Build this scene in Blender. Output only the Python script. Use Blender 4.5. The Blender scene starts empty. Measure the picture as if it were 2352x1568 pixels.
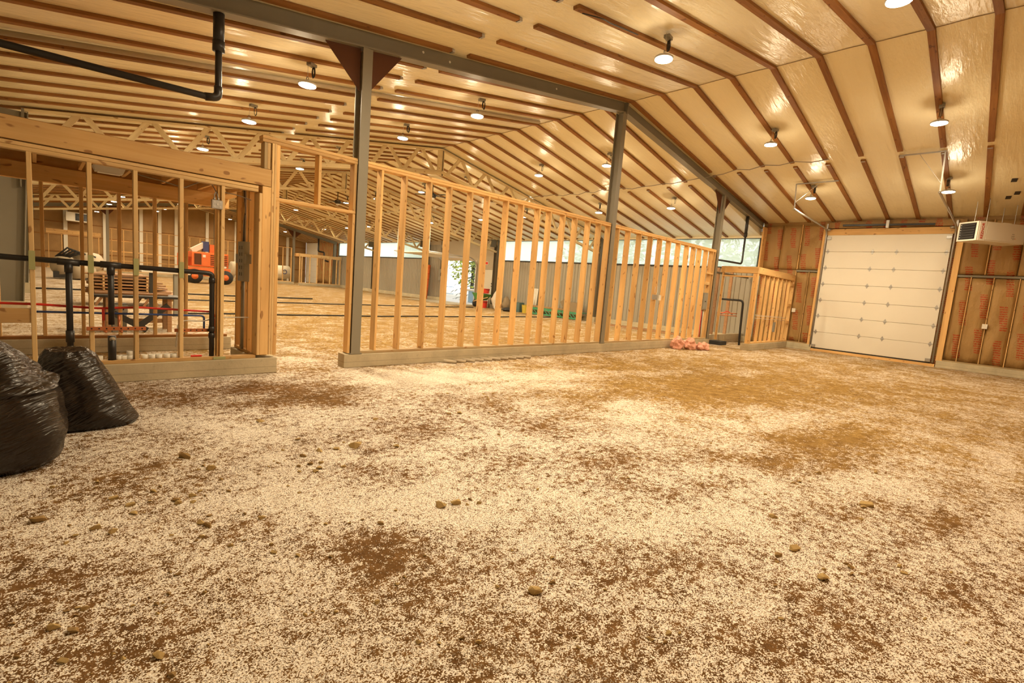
import bpy, bmesh, math, random
from math import sin, cos, pi, tan, atan2, sqrt
from mathutils import Vector, Matrix, noise as mnoise
random.seed(7)
SC = bpy.context.scene
COL = SC.collection

# ------------------------------------------------------------------ camera
cam_d = bpy.data.cameras.new('camera')
cam = bpy.data.objects.new('camera', cam_d)
COL.objects.link(cam)
SC.camera = cam
cam_d.sensor_width = 36.0
cam_d.lens = 36.0 * 1116.2 / 2352.0
cam_d.clip_start = 0.05
cam_d.clip_end = 400
YAW, PITCH, ROLL = -0.7768, -0.1151, 0.0804
fw = Vector((-sin(YAW) * cos(PITCH), cos(YAW) * cos(PITCH), sin(PITCH)))
rt = Vector((cos(YAW), sin(YAW), 0))
up = rt.cross(fw)
r2 = rt * cos(ROLL) + up * sin(ROLL)
u2 = -rt * sin(ROLL) + up * cos(ROLL)
M = Matrix((r2, u2, -fw)).transposed().to_4x4()
M.translation = Vector((0, 0, 1.38))
cam.matrix_world = M

# ------------------------------------------------------------------ world, exposure
wd = bpy.data.worlds.new('world')
SC.world = wd
wd.use_nodes = True
bg = wd.node_tree.nodes['Background']
bg.inputs[0].default_value = (1.0, 1.0, 0.97, 1)
bg.inputs[1].default_value = 1.9
SC.view_settings.view_transform = 'Standard'
SC.view_settings.look = 'None'
SC.view_settings.gamma = 1.0
SC.view_settings.use_curve_mapping = False
SC.view_settings.exposure = 0.0
LAMP_W = 82.0
LAMP_COL = (1.0, 0.81, 0.54)
SC.cycles.max_bounces = 6
SC.cycles.diffuse_bounces = 3
SC.cycles.use_adaptive_sampling = True
SC.cycles.adaptive_threshold = 0.10
SC.cycles.adaptive_min_samples = 14
SC.cycles.glossy_bounces = 3
SC.cycles.transmission_bounces = 4
SC.cycles.transparent_max_bounces = 8
SC.cycles.sample_clamp_indirect = 6.0
SC.cycles.caustics_reflective = False
SC.cycles.caustics_refractive = False

# ------------------------------------------------------------------ key dimensions (metres)
XL, XE = -0.86, 18.76          # inner faces of the long walls
Y0, Y1 = -0.62, 48.6           # inner faces of the gable walls
XR, ZR = 9.49, 5.57            # ridge of the battens' undersides
SL, SR = 0.155, 0.140          # roof slopes left and right of the ridge
YP = 6.59                      # front face of the concrete curb
HL, HR = 0.167, 0.190          # the same slopes in the hall beyond the partition
def zb(x, y=0.0):              # underside of the battens
    sl, sr = (SL, SR) if y < YP else (HL, HR)
    return ZR - sl * (XR - x) if x < XR else ZR - sr * (x - XR)

# ------------------------------------------------------------------ materials
MAT = {}
def nmat(name):
    m = bpy.data.materials.new(name); m.use_nodes = True
    nt = m.node_tree
    return m, nt, nt.nodes['Principled BSDF']
def N(nt, typ, **kw):
    n = nt.nodes.new(typ)
    for k, v in kw.items(): setattr(n, k, v)
    return n
def lk(nt, a, b): nt.links.new(a, b)
def mth(nt, op, a, b=None, c=None):
    n = N(nt, 'ShaderNodeMath', operation=op)
    for i, v in enumerate((a, b, c)):
        if v is None: continue
        if isinstance(v, (int, float)): n.inputs[i].default_value = v
        else: lk(nt, v, n.inputs[i])
    return n.outputs[0]
def mixc(nt, f, a, b):
    n = N(nt, 'ShaderNodeMix', data_type='RGBA')
    for s, v in ((0, f), (6, a), (7, b)):
        if isinstance(v, (int, float)): n.inputs[s].default_value = v
        elif isinstance(v, tuple): n.inputs[s].default_value = (*v, 1) if len(v) == 3 else v
        else: lk(nt, v, n.inputs[s])
    return n.outputs[2]
def noi(nt, vec, scale, detail=3, rough=0.5, mp=None):
    n = N(nt, 'ShaderNodeTexNoise'); n.inputs['Scale'].default_value = scale
    n.inputs['Detail'].default_value = detail; n.inputs['Roughness'].default_value = rough
    if mp is not None:
        m = N(nt, 'ShaderNodeMapping'); m.inputs['Scale'].default_value = mp
        lk(nt, vec, m.inputs[0]); vec = m.outputs[0]
    lk(nt, vec, n.inputs['Vector'])
    return n.outputs['Fac']
def ramp(nt, f, lo, hi):
    n = N(nt, 'ShaderNodeMapRange'); n.inputs[1].default_value = lo; n.inputs[2].default_value = hi
    n.clamp = True
    lk(nt, f, n.inputs[0]); return n.outputs[0]
def bump(nt, bs, h, s=0.3, d=0.02):
    b = N(nt, 'ShaderNodeBump'); b.inputs['Strength'].default_value = s; b.inputs['Distance'].default_value = d
    lk(nt, h, b.inputs['Height']); lk(nt, b.outputs[0], bs.inputs['Normal'])
def plain(name, col, rough=0.6, metal=0.0, var=0.12, nscale=6.0, spec=None, bmp=0.0):
    m, nt, bs = nmat(name)
    tc = N(nt, 'ShaderNodeTexCoord').outputs['Object']
    n = noi(nt, tc, nscale, 4)
    c = mixc(nt, n, tuple(x * (1 - var) for x in col), tuple(min(1, x * (1 + var)) for x in col))
    lk(nt, c, bs.inputs['Base Color'])
    bs.inputs['Roughness'].default_value = rough; bs.inputs['Metallic'].default_value = metal
    if spec is not None: bs.inputs['Specular IOR Level'].default_value = spec
    if bmp: bump(nt, bs, noi(nt, tc, nscale * 6, 4), bmp, 0.01)
    MAT[name] = m; return m
def wood(name, ax, c1, c2, vary=0.35, dark=(0.30, 0.13, 0.045)):
    m, nt, bs = nmat(name)
    tc = N(nt, 'ShaderNodeTexCoord').outputs['Object']
    oi = N(nt, 'ShaderNodeObjectInfo').outputs['Random']
    off = N(nt, 'ShaderNodeVectorMath', operation='ADD'); lk(nt, tc, off.inputs[0])
    cx = N(nt, 'ShaderNodeCombineXYZ'); s = mth(nt, 'MULTIPLY', oi, 57.0)
    for i in range(3): lk(nt, s, cx.inputs[i])
    lk(nt, cx.outputs[0], off.inputs[1]); v = off.outputs[0]
    sc = [34, 34, 34]; sc['xyz'.index(ax)] = 1.6
    g = noi(nt, v, 1.0, 3, 0.6, tuple(sc))
    lowsc = [5, 5, 5]; lowsc['xyz'.index(ax)] = 0.9
    g2 = noi(nt, v, 1.0, 1, 0.5, tuple(lowsc))
    c = mixc(nt, ramp(nt, g, 0.3, 0.7), c1, c2)
    hs = N(nt, 'ShaderNodeHueSaturation')
    lk(nt, mth(nt, 'ADD', mth(nt, 'MULTIPLY', oi, vary), 1 - vary / 2), hs.inputs['Value'])
    hs.inputs['Saturation'].default_value = 1.0
    c2_ = mixc(nt, mth(nt, 'MULTIPLY', ramp(nt, g2, 0.35, 0.75), 0.35), c, dark)
    ks = [20, 20, 20]; ks['xyz'.index(ax)] = 9.0
    kn = ramp(nt, noi(nt, v, 1.0, 0, 0.5, tuple(ks)), 0.75, 0.80)
    c3 = mixc(nt, mth(nt, 'MULTIPLY', kn, 0.75), c2_, dark)
    lk(nt, c3, hs.inputs['Color']); lk(nt, hs.outputs[0], bs.inputs['Base Color'])
    bs.inputs['Roughness'].default_value = 0.62
    bs.inputs['Specular IOR Level'].default_value = 0.25
    MAT[name] = m; return m
for ax in 'xyz':
    wood('stud_' + ax, ax, (0.82, 0.54, 0.235), (0.74, 0.45, 0.17))
    wood('batten_' + ax, ax, (0.36, 0.165, 0.045), (0.24, 0.10, 0.025), dark=(0.12, 0.045, 0.012))
    wood('pine_' + ax, ax, (0.82, 0.60, 0.30), (0.76, 0.50, 0.22), vary=0.2)
    wood('treated_' + ax, ax, (0.52, 0.40, 0.22), (0.42, 0.30, 0.15), vary=0.15)
wood('truss_wood', 'x', (0.80, 0.68, 0.42), (0.74, 0.60, 0.33), vary=0.12)
wood('ply', 'x', (0.42, 0.22, 0.085), (0.34, 0.17, 0.06), vary=0.1)
wood('old_board', 'x', (0.45, 0.27, 0.14), (0.33, 0.18, 0.09), vary=0.5)
plain('steel', (0.255, 0.23, 0.175), 0.5, 0.0, 0.08, 3.0, 0.35)
plain('steel_dark', (0.16, 0.13, 0.085), 0.55, 0.0, 0.1, 3.0, 0.3)
plain('primer', (0.115, 0.045, 0.02), 0.7, 0.0, 0.15, 4.0, 0.2)
plain('abs_black', (0.022, 0.020, 0.019), 0.38, 0, 0.2, 8)
plain('black_metal', (0.03, 0.028, 0.025), 0.5)
plain('galv', (0.45, 0.44, 0.42), 0.42, 0.75, 0.15, 20)
plain('alu', (0.55, 0.54, 0.52), 0.4, 0.5, 0.1, 20)
plain('pex_red', (0.70, 0.035, 0.02), 0.4); plain('pex_blue', (0.05, 0.10, 0.32), 0.4)
plain('white_wire', (0.72, 0.70, 0.64), 0.5); plain('grey_wire', (0.33, 0.29, 0.24), 0.55)
plain('copper', (0.62, 0.22, 0.09), 0.38, 0.6, 0.15, 18)
plain('white_plastic', (0.82, 0.78, 0.68), 0.5)
plain('panel_white', (0.82, 0.78, 0.68), 0.45, 0, 0.03, 2)
plain('heater_white', (0.76, 0.71, 0.60), 0.45, 0, 0.03, 2)
plain('nail_plate', (0.42, 0.43, 0.20), 0.5, 0.2)
plain('grey_box', (0.30, 0.29, 0.245), 0.5)
plain('drywall', (0.50, 0.42, 0.30), 0.8, 0, 0.06, 1.5)
plain('red_plastic', (0.75, 0.05, 0.03), 0.45); plain('red_print', (0.55, 0.05, 0.03), 0.6)
plain('orange_paint', (0.78, 0.17, 0.035), 0.45, 0, 0.1, 3)
plain('orange_net', (0.90, 0.20, 0.05), 0.6)
plain('green_paint', (0.10, 0.30, 0.07), 0.5); plain('green_plastic', (0.06, 0.32, 0.16), 0.5)
plain('yellow_plastic', (0.62, 0.46, 0.06), 0.5); plain('teal_box', (0.10, 0.17, 0.17), 0.5)
plain('rubber', (0.03, 0.028, 0.026), 0.75, 0, 0.2, 10)
plain('cream_tank', (0.72, 0.64, 0.48), 0.5); plain('tan_roll', (0.50, 0.42, 0.30), 0.7)
plain('navy', (0.05, 0.06, 0.18), 0.5); plain('beige_bag', (0.70, 0.62, 0.50), 0.7, 0, 0.15, 12, None, 0.4)
plain('pink_wool', (0.80, 0.42, 0.31), 0.95, 0, 0.2, 14, 0.1, 0.9)
plain('cardboard', (0.30, 0.22, 0.13), 0.8)
plain('rock', (0.60, 0.42, 0.175), 0.85, 0, 0.35, 25, 0.2, 0.5)
plain('rock_dark', (0.42, 0.27, 0.11), 0.85, 0, 0.3, 25, 0.2, 0.5)
plain('bark', (0.10, 0.07, 0.045), 0.9, 0, 0.3, 6); 
plain('leaf_green', (0.42, 0.46, 0.08), 0.7, 0, 0.5, 2.5); plain('needle_green', (0.05, 0.075, 0.035), 0.8, 0, 0.4, 3)
plain('outside_gravel', (0.62, 0.58, 0.52), 0.9, 0, 0.2, 2); plain('pale_blue', (0.35, 0.55, 0.75), 0.5)
plain('perlite', (0.93, 0.88, 0.80), 0.9, 0, 0.05, 30)

def concrete(name, col):
    m, nt, bs = nmat(name)
    pos = N(nt, 'ShaderNodeNewGeometry').outputs['Position']
    a = noi(nt, pos, 2.2, 6, 0.65); b = noi(nt, pos, 26, 4, 0.6)
    c = mixc(nt, ramp(nt, a, 0.3, 0.7), tuple(x * 0.78 for x in col), tuple(x * 1.12 for x in col))
    c = mixc(nt, mth(nt, 'MULTIPLY', ramp(nt, b, 0.6, 0.75), 0.35), c, tuple(x * 0.5 for x in col))
    # the form-board joint: one thin line along the curb
    sx = N(nt, 'ShaderNodeSeparateXYZ'); lk(nt, pos, sx.inputs[0])
    d = mth(nt, 'ABSOLUTE', mth(nt, 'SUBTRACT', sx.outputs[2], 0.085))
    c = mixc(nt, mth(nt, 'MULTIPLY', ramp(nt, d, 0.006, 0.002), 0.45), c, tuple(x * 0.4 for x in col))
    lk(nt, c, bs.inputs['Base Color']); bs.inputs['Roughness'].default_value = 0.9
    bs.inputs['Specular IOR Level'].default_value = 0.2
    bump(nt, bs, b, 0.25, 0.01); MAT[name] = m
concrete('concrete', (0.55, 0.47, 0.32)); concrete('concrete_pale', (0.62, 0.55, 0.38))

def kraft(name, horiz):
    m, nt, bs = nmat(name)
    pos = N(nt, 'ShaderNodeNewGeometry').outputs['Position']
    sx = N(nt, 'ShaderNodeSeparateXYZ'); lk(nt, pos, sx.inputs[0])
    u, z = sx.outputs['XYZ'.index(horiz)], sx.outputs[2]
    cell = mth(nt, 'FLOOR', mth(nt, 'DIVIDE', u, 0.42)); fu = mth(nt, 'FRACT', mth(nt, 'DIVIDE', u, 0.42))
    wn = N(nt, 'ShaderNodeTexWhiteNoise', noise_dimensions='1D'); lk(nt, cell, wn.inputs['W']); rnd = wn.outputs['Value']
    row = mth(nt, 'FRACT', mth(nt, 'DIVIDE', z, 0.062)); rowm = mth(nt, 'GREATER_THAN', row, 0.42)
    fz = mth(nt, 'FRACT', mth(nt, 'ADD', mth(nt, 'DIVIDE', z, 0.95), mth(nt, 'MULTIPLY', rnd, 3.0)))
    wid = mth(nt, 'ADD', 0.10, mth(nt, 'MULTIPLY', 0.16, noi(nt, pos, 9.0, 1)))
    cen = mth(nt, 'ADD', 0.38, mth(nt, 'MULTIPLY', 0.24, fz))
    um = mth(nt, 'LESS_THAN', mth(nt, 'ABSOLUTE', mth(nt, 'SUBTRACT', fu, cen)), wid)
    gm = mth(nt, 'LESS_THAN', fz, 0.72)
    let = mth(nt, 'GREATER_THAN', noi(nt, pos, 48.0, 1), 0.42)
    pr = mth(nt, 'MULTIPLY', mth(nt, 'MULTIPLY', um, rowm), mth(nt, 'MULTIPLY', gm, let))
    n1 = noi(nt, pos, 1.3, 4); n2 = noi(nt, pos, 7.0, 4, 0.6, (1, 1, 0.5))
    c = mixc(nt, n1, (0.34, 0.20, 0.07), (0.46, 0.285, 0.105))
    c = mixc(nt, mth(nt, 'MULTIPLY', pr, 0.9), c, (0.42, 0.045, 0.012))
    lk(nt, c, bs.inputs['Base Color']); bs.inputs['Roughness'].default_value = 0.5
    bs.inputs['Specular IOR Level'].default_value = 0.3
    bump(nt, bs, n2, 0.5, 0.06); MAT[name] = m
kraft('kraft_y', 'Y'); plain('kraft_x', (0.36, 0.21, 0.08), 0.6, 0, 0.25, 2.0, 0.3, 0.5)

def ceiling_mat():
    m, nt, bs = nmat('vinyl')
    pos = N(nt, 'ShaderNodeNewGeometry').outputs['Position']
    n = noi(nt, pos, 1.0, 4, 0.6, (1.4, 5.0, 1.4)); n2 = noi(nt, pos, 0.5, 2); n3 = noi(nt, pos, 1.0, 3, 0.6, (2.0, 14.0, 2.0))
    c = mixc(nt, ramp(nt, n2, 0.3, 0.7), (0.88, 0.79, 0.53), (0.92, 0.85, 0.62))
    lk(nt, c, bs.inputs['Base Color']); bs.inputs['Roughness'].default_value = 0.27
    bs.inputs['Specular IOR Level'].default_value = 0.45
    bump(nt, bs, mth(nt, 'ADD', n, mth(nt, 'MULTIPLY', n3, 0.5)), 0.36, 0.05); MAT['vinyl'] = m
ceiling_mat()

def plastic_bag():
    m, nt, bs = nmat('bag_black')
    tc = N(nt, 'ShaderNodeTexCoord').outputs['Object']
    mp = N(nt, 'ShaderNodeMapping'); mp.inputs['Rotation'].default_value = (0.35, 0.5, 0.3); lk(nt, tc, mp.inputs[0])
    n = noi(nt, mp.outputs[0], 1.0, 2, 0.5, (5, 5, 30)); n2 = noi(nt, tc, 4.0, 2, 0.5)
    c = mixc(nt, n2, (0.010, 0.0065, 0.0045), (0.020, 0.013, 0.009))
    lk(nt, c, bs.inputs['Base Color']); bs.inputs['Roughness'].default_value = 0.27
    bs.inputs['Specular IOR Level'].default_value = 0.5
    rid = mth(nt, 'SUBTRACT', 1.0, mth(nt, 'ABSOLUTE', mth(nt, 'MULTIPLY', mth(nt, 'SUBTRACT', n, 0.5), 4.0)))
    h = mth(nt, 'ADD', mth(nt, 'MULTIPLY', rid, 0.5), mth(nt, 'MULTIPLY', n2, 1.0))
    bump(nt, bs, h, 0.55, 0.03); MAT['bag_black'] = m
plastic_bag()

def floor_mat():
    m, nt, bs = nmat('dirt_floor')
    pos = N(nt, 'ShaderNodeNewGeometry').outputs['Position']
    cov = N(nt, 'ShaderNodeAttribute', attribute_name='cov').outputs['Fac']
    tone = N(nt, 'ShaderNodeAttribute', attribute_name='tone').outputs['Fac']
    wv = N(nt, 'ShaderNodeTexNoise'); wv.inputs['Scale'].default_value = 0.9; wv.inputs['Detail'].default_value = 2
    lk(nt, pos, wv.inputs['Vector'])
    wm = N(nt, 'ShaderNodeVectorMath', operation='MULTIPLY_ADD')
    lk(nt, wv.outputs['Color'], wm.inputs[0]); wm.inputs[1].default_value = (0.7, 0.7, 0); lk(nt, pos, wm.inputs[2])
    warped = wm.outputs[0]
    n1 = noi(nt, warped, 1.6, 6, 0.74)
    n2 = noi(nt, warped, 1.0, 4, 0.7, (2.2, 6.0, 1))
    n4 = noi(nt, pos, 19.0, 3, 0.75)
    c0 = mth(nt, 'ADD', cov, mth(nt, 'MULTIPLY', mth(nt, 'SUBTRACT', n1, 0.5), 2.3))
    c0 = mth(nt, 'ADD', c0, mth(nt, 'MULTIPLY', mth(nt, 'SUBTRACT', n2, 0.5), 0.8))
    c0 = mth(nt, 'ADD', c0, mth(nt, 'MULTIPLY', mth(nt, 'SUBTRACT', n4, 0.5), 2.8))
    c0 = mth(nt, 'MINIMUM', c0, 0.80)
    vs = []
    for sc in (230.0, 140.0):
        vo = N(nt, 'ShaderNodeTexVoronoi'); vo.voronoi_dimensions = '2D'
        vo.inputs['Scale'].default_value = sc; lk(nt, pos, vo.inputs['Vector'])
        sp = N(nt, 'ShaderNodeSeparateColor'); lk(nt, vo.outputs['Color'], sp.inputs[0])
        on = mth(nt, 'LESS_THAN', sp.outputs[0], mth(nt, 'MULTIPLY', c0, 0.95 if sc > 200 else 0.6))
        rd = ramp(nt, vo.outputs['Distance'], 0.66, 0.48)
        vs.append(mth(nt, 'MULTIPLY', on, rd)); gcol = sp.outputs[1]
    gm = mth(nt, 'MAXIMUM', vs[0], vs[1])
    nb = noi(nt, pos, 7.0, 5, 0.78); nf = noi(nt, pos, 60.0, 2, 0.7)
    brown = mixc(nt, ramp(nt, nb, 0.36, 0.64), (0.12, 0.06, 0.02), (0.23, 0.12, 0.042))
    gold = mixc(nt, ramp(nt, nb, 0.36, 0.64), (0.22, 0.12, 0.03), (0.46, 0.295, 0.092))
    d = mixc(nt, tone, brown, gold)
    d = mixc(nt, mth(nt, 'MULTIPLY', ramp(nt, nf, 0.5, 0.72), 0.55), d, (0.09, 0.045, 0.016))
    wh = mixc(nt, gcol, (0.84, 0.74, 0.60), (0.98, 0.94, 0.87))
    c = mixc(nt, gm, d, wh)
    lk(nt, c, bs.inputs['Base Color']); bs.inputs['Roughness'].default_value = 0.95
    bs.inputs['Specular IOR Level'].default_value = 0.1
    bump(nt, bs, nf, 0.5, 0.012); MAT['dirt_floor'] = m
floor_mat()

def corrugated_mat():
    m, nt, bs = nmat('metal_cladding')
    pos = N(nt, 'ShaderNodeNewGeometry').outputs['Position']
    c = mixc(nt, noi(nt, pos, 1.0, 3, 0.5, (1, 3, 0.3)), (0.36, 0.33, 0.26), (0.46, 0.42, 0.33))
    lk(nt, c, bs.inputs['Base Color']); bs.inputs['Roughness'].default_value = 0.45
    bs.inputs['Metallic'].default_value = 0.15; MAT['metal_cladding'] = m
corrugated_mat()
def pane_mat():
    m, nt, bs = nmat('fibreglass_pane')
    nt.nodes.remove(bs)
    tr = N(nt, 'ShaderNodeBsdfTranslucent'); tr.inputs[0].default_value = (0.86, 0.90, 0.84, 1)
    tp = N(nt, 'ShaderNodeBsdfTransparent'); tp.inputs[0].default_value = (0.95, 0.98, 0.94, 1)
    mx = N(nt, 'ShaderNodeMixShader'); mx.inputs[0].default_value = 0.5
    lk(nt, tr.outputs[0], mx.inputs[1]); lk(nt, tp.outputs[0], mx.inputs[2])
    lk(nt, mx.outputs[0], nt.nodes['Material Output'].inputs[0]); MAT['fibreglass_pane'] = m
pane_mat()
def emis(name, col, s):
    m, nt, bs = nmat(name)
    bs.inputs['Base Color'].default_value = (0.9, 0.88, 0.8, 1)
    m.cycles.emission_sampling = 'NONE'
    bs.inputs['Emission Color'].default_value = (*col, 1); bs.inputs['Emission Strength'].default_value = s
    MAT[name] = m
emis('lamp_glow', (1.0, 0.90, 0.72), 14.0)

# ------------------------------------------------------------------ helpers
WL = {}
def wloc(o): return WL.get(o.name, Vector((0, 0, 0))) if o else Vector((0, 0, 0))
def link(o, parent=None, loc=(0, 0, 0)):
    COL.objects.link(o); loc = Vector(loc)
    if parent: o.parent = parent; o.location = loc - wloc(parent)
    else: o.location = loc
    WL[o.name] = loc
    return o
def thing(name, label, cat, loc=(0, 0, 0), group=None, kind=None):
    o = bpy.data.objects.new(name, None); o.empty_display_size = 0.1
    link(o, None, loc); return tag(o, label, cat, group, kind)
def tag(o, label=None, cat=None, group=None, kind=None):
    for k, v in (('label', label), ('category', cat), ('group', group), ('kind', kind)):
        if v: o[k] = v
    return o
def mesh(name, vs, fs, mat, parent=None, loc=(0, 0, 0), smooth=False):
    me = bpy.data.meshes.new(name); me.from_pydata([tuple(v) for v in vs], [], fs)
    me.materials.append(MAT[mat]); me.update()
    if smooth:
        me.polygons.foreach_set('use_smooth', [True] * len(me.polygons))
    return link(bpy.data.objects.new(name, me), parent, loc)
def wmesh(name, vs, fs, mat, parent=None, smooth=False):
    """vertices in world space; origin at the parent's (or the mesh centre when top-level)"""
    if parent: base = wloc(parent)
    else:
        base = Vector((sum(v[0] for v in vs) / len(vs), sum(v[1] for v in vs) / len(vs), min(v[2] for v in vs)))
    return mesh(name, [Vector(v) - base for v in vs], fs, mat, parent, base, smooth)
CACHE = {}
def prism_mesh(sx, sy, sz, ax, ch):
    """a box centred on the origin with the four edges along `ax` chamfered"""
    d = {'x': (sy, sz, sx), 'y': (sx, sz, sy), 'z': (sx, sy, sz)}[ax]
    a, b, l = d[0] / 2, d[1] / 2, d[2] / 2
    c = min(ch, a * 0.45, b * 0.45)
    if c > 0: pr = [(-a + c, -b), (a - c, -b), (a, -b + c), (a, b - c), (a - c, b), (-a + c, b), (-a, b - c), (-a, -b + c)]
    else: pr = [(-a, -b), (a, -b), (a, b), (-a, b)]
    n = len(pr); vs = []
    for s in (-l, l):
        for p, q in pr:
            vs.append({'x': (s, p, q), 'y': (p, s, q), 'z': (p, q, s)}[ax])
    fs = [tuple(range(n - 1, -1, -1)), tuple(range(n, 2 * n))] + [(i, (i + 1) % n, n + (i + 1) % n, n + i) for i in range(n)]
    if ax == 'y': fs = [tuple(reversed(f)) for f in fs]
    return vs, fs
def box(name, x0, x1, y0, y1, z0, z1, mat, parent=None, ax=None, ch=0.004):
    sx, sy, sz = x1 - x0, y1 - y0, z1 - z0
    if ax is None: ax = 'xyz'[[sx, sy, sz].index(max(sx, sy, sz))]
    key = (round(sx, 4), round(sy, 4), round(sz, 4), ax, ch, mat)
    me = CACHE.get(key)
    if me is None:
        vs, fs = prism_mesh(sx, sy, sz, ax, ch)
        me = bpy.data.meshes.new(name); me.from_pydata(vs, [], fs); me.materials.append(MAT[mat]); me.update()
        CACHE[key] = me
    return link(bpy.data.objects.new(name, me), parent, ((x0 + x1) / 2, (y0 + y1) / 2, (z0 + z1) / 2))
def bar(name, p, q, w, h, mat, parent=None, upv=(0, 0, 1), ch=0.003):
    """a straight member from p to q, w across and h along upv; the mesh's own x axis runs along it"""
    p, q = Vector(p), Vector(q); d = q - p; L = d.length; x = d / L
    y = Vector(upv).cross(x)
    if y.length < 1e-5: y = Vector((0, 1, 0)).cross(x)
    y.normalize(); z = x.cross(y)
    key = ('bar', round(L, 3), round(w, 4), round(h, 4), mat)
    me = CACHE.get(key)
    if me is None:
        vs, fs = prism_mesh(L, w, h, 'x', ch)
        me = bpy.data.meshes.new(name); me.from_pydata(vs, [], fs); me.materials.append(MAT[mat]); me.update(); CACHE[key] = me
    o = bpy.data.objects.new(name, me)
    link(o, parent, (p + q) / 2)
    o.rotation_euler = Matrix((x, y, z)).transposed().to_euler()
    return o
def tube_geo(pts, r, seg=8, caps=True, closed=False):
    pts = [Vector(p) for p in pts]; vs, fs = [], []; n = len(pts)
    prev = None
    for i, p in enumerate(pts):
        if closed: t = (pts[(i + 1) % n] - pts[i - 1]).normalized()
        else: t = (pts[min(i + 1, n - 1)] - pts[max(i - 1, 0)]).normalized()
        if prev is None:
            a = Vector((0, 0, 1)) if abs(t.z) < 0.9 else Vector((1, 0, 0))
            u = t.cross(a).normalized()
        else:
            u = (prev - t * prev.dot(t)).normalized()
        prev = u; v = t.cross(u)
        rr = r[i] if isinstance(r, (list, tuple)) else r
        vs += [p + (u * cos(2 * pi * k / seg) + v * sin(2 * pi * k / seg)) * rr for k in range(seg)]
    m = n if closed else n - 1
    for i in range(m):
        j = (i + 1) % n
        for k in range(seg):
            k2 = (k + 1) % seg
            fs.append((i * seg + k, i * seg + k2, j * seg + k2, j * seg + k))
    if caps and not closed:
        fs.append(tuple(range(seg - 1, -1, -1))); fs.append(tuple((n - 1) * seg + k for k in range(seg)))
    return vs, fs
def tube(name, pts, r, mat, parent=None, seg=8, closed=False):
    vs, fs = tube_geo(pts, r, seg, True, closed)
    return wmesh(name, vs, fs, mat, parent, smooth=True)
def fillet(pts, r, n=5):
    """round the corners of a polyline"""
    pts = [Vector(p) for p in pts]; out = [pts[0]]
    for a, b, c in zip(pts, pts[1:], pts[2:]):
        d1, d2 = (a - b), (c - b); rr = min(r, d1.length * 0.45, d2.length * 0.45)
        p, q = b + d1.normalized() * rr, b + d2.normalized() * rr
        for i in range(n + 1):
            t = i / n; out.append(p * (1 - t) ** 2 + b * 2 * t * (1 - t) + q * t * t)
    out.append(pts[-1]); return out
def lathe_geo(prof, seg=16, cx=0, cy=0, cz=0):
    vs, fs = [], []
    for r, z in prof:
        vs += [(cx + r * cos(2 * pi * k / seg), cy + r * sin(2 * pi * k / seg), cz + z) for k in range(seg)]
    for i in range(len(prof) - 1):
        for k in range(seg):
            k2 = (k + 1) % seg
            fs.append((i * seg + k, i * seg + k2, (i + 1) * seg + k2, (i + 1) * seg + k))
    fs.append(tuple(range(seg - 1, -1, -1))); fs.append(tuple((len(prof) - 1) * seg + k for k in range(seg)))
    return vs, fs
def lathe(name, prof, loc, mat, parent=None, seg=16, smooth=True):
    vs, fs = lathe_geo(prof, seg)
    return mesh(name, vs, fs, mat, parent, loc, smooth)
def join_geo(parts):
    vs, fs = [], []
    for v, f in parts:
        b = len(vs); vs += [tuple(x) for x in v]; fs += [tuple(i + b for i in t) for t in f]
    return vs, fs
def box_geo(x0, x1, y0, y1, z0, z1):
    vs = [(x0, y0, z0), (x1, y0, z0), (x1, y1, z0), (x0, y1, z0), (x0, y0, z1), (x1, y0, z1), (x1, y1, z1), (x0, y1, z1)]
    return vs, [(3, 2, 1, 0), (4, 5, 6, 7), (0, 1, 5, 4), (1, 2, 6, 5), (2, 3, 7, 6), (3, 0, 4, 7)]
def copy_tree(o, loc=None, parent=None):
    c = o.copy(); COL.objects.link(c); c.parent = parent
    if loc is not None: c.location = loc
    for ch in [k for k in o.children]: copy_tree(ch, None, c)
    WL[c.name] = Vector(c.location) + (wloc(parent) if parent else Vector((0, 0, 0)))
    return c
def sstep(a, b, x):
    t = max(0.0, min(1.0, (x - a) / (b - a))); return t * t * (3 - 2 * t)

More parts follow.
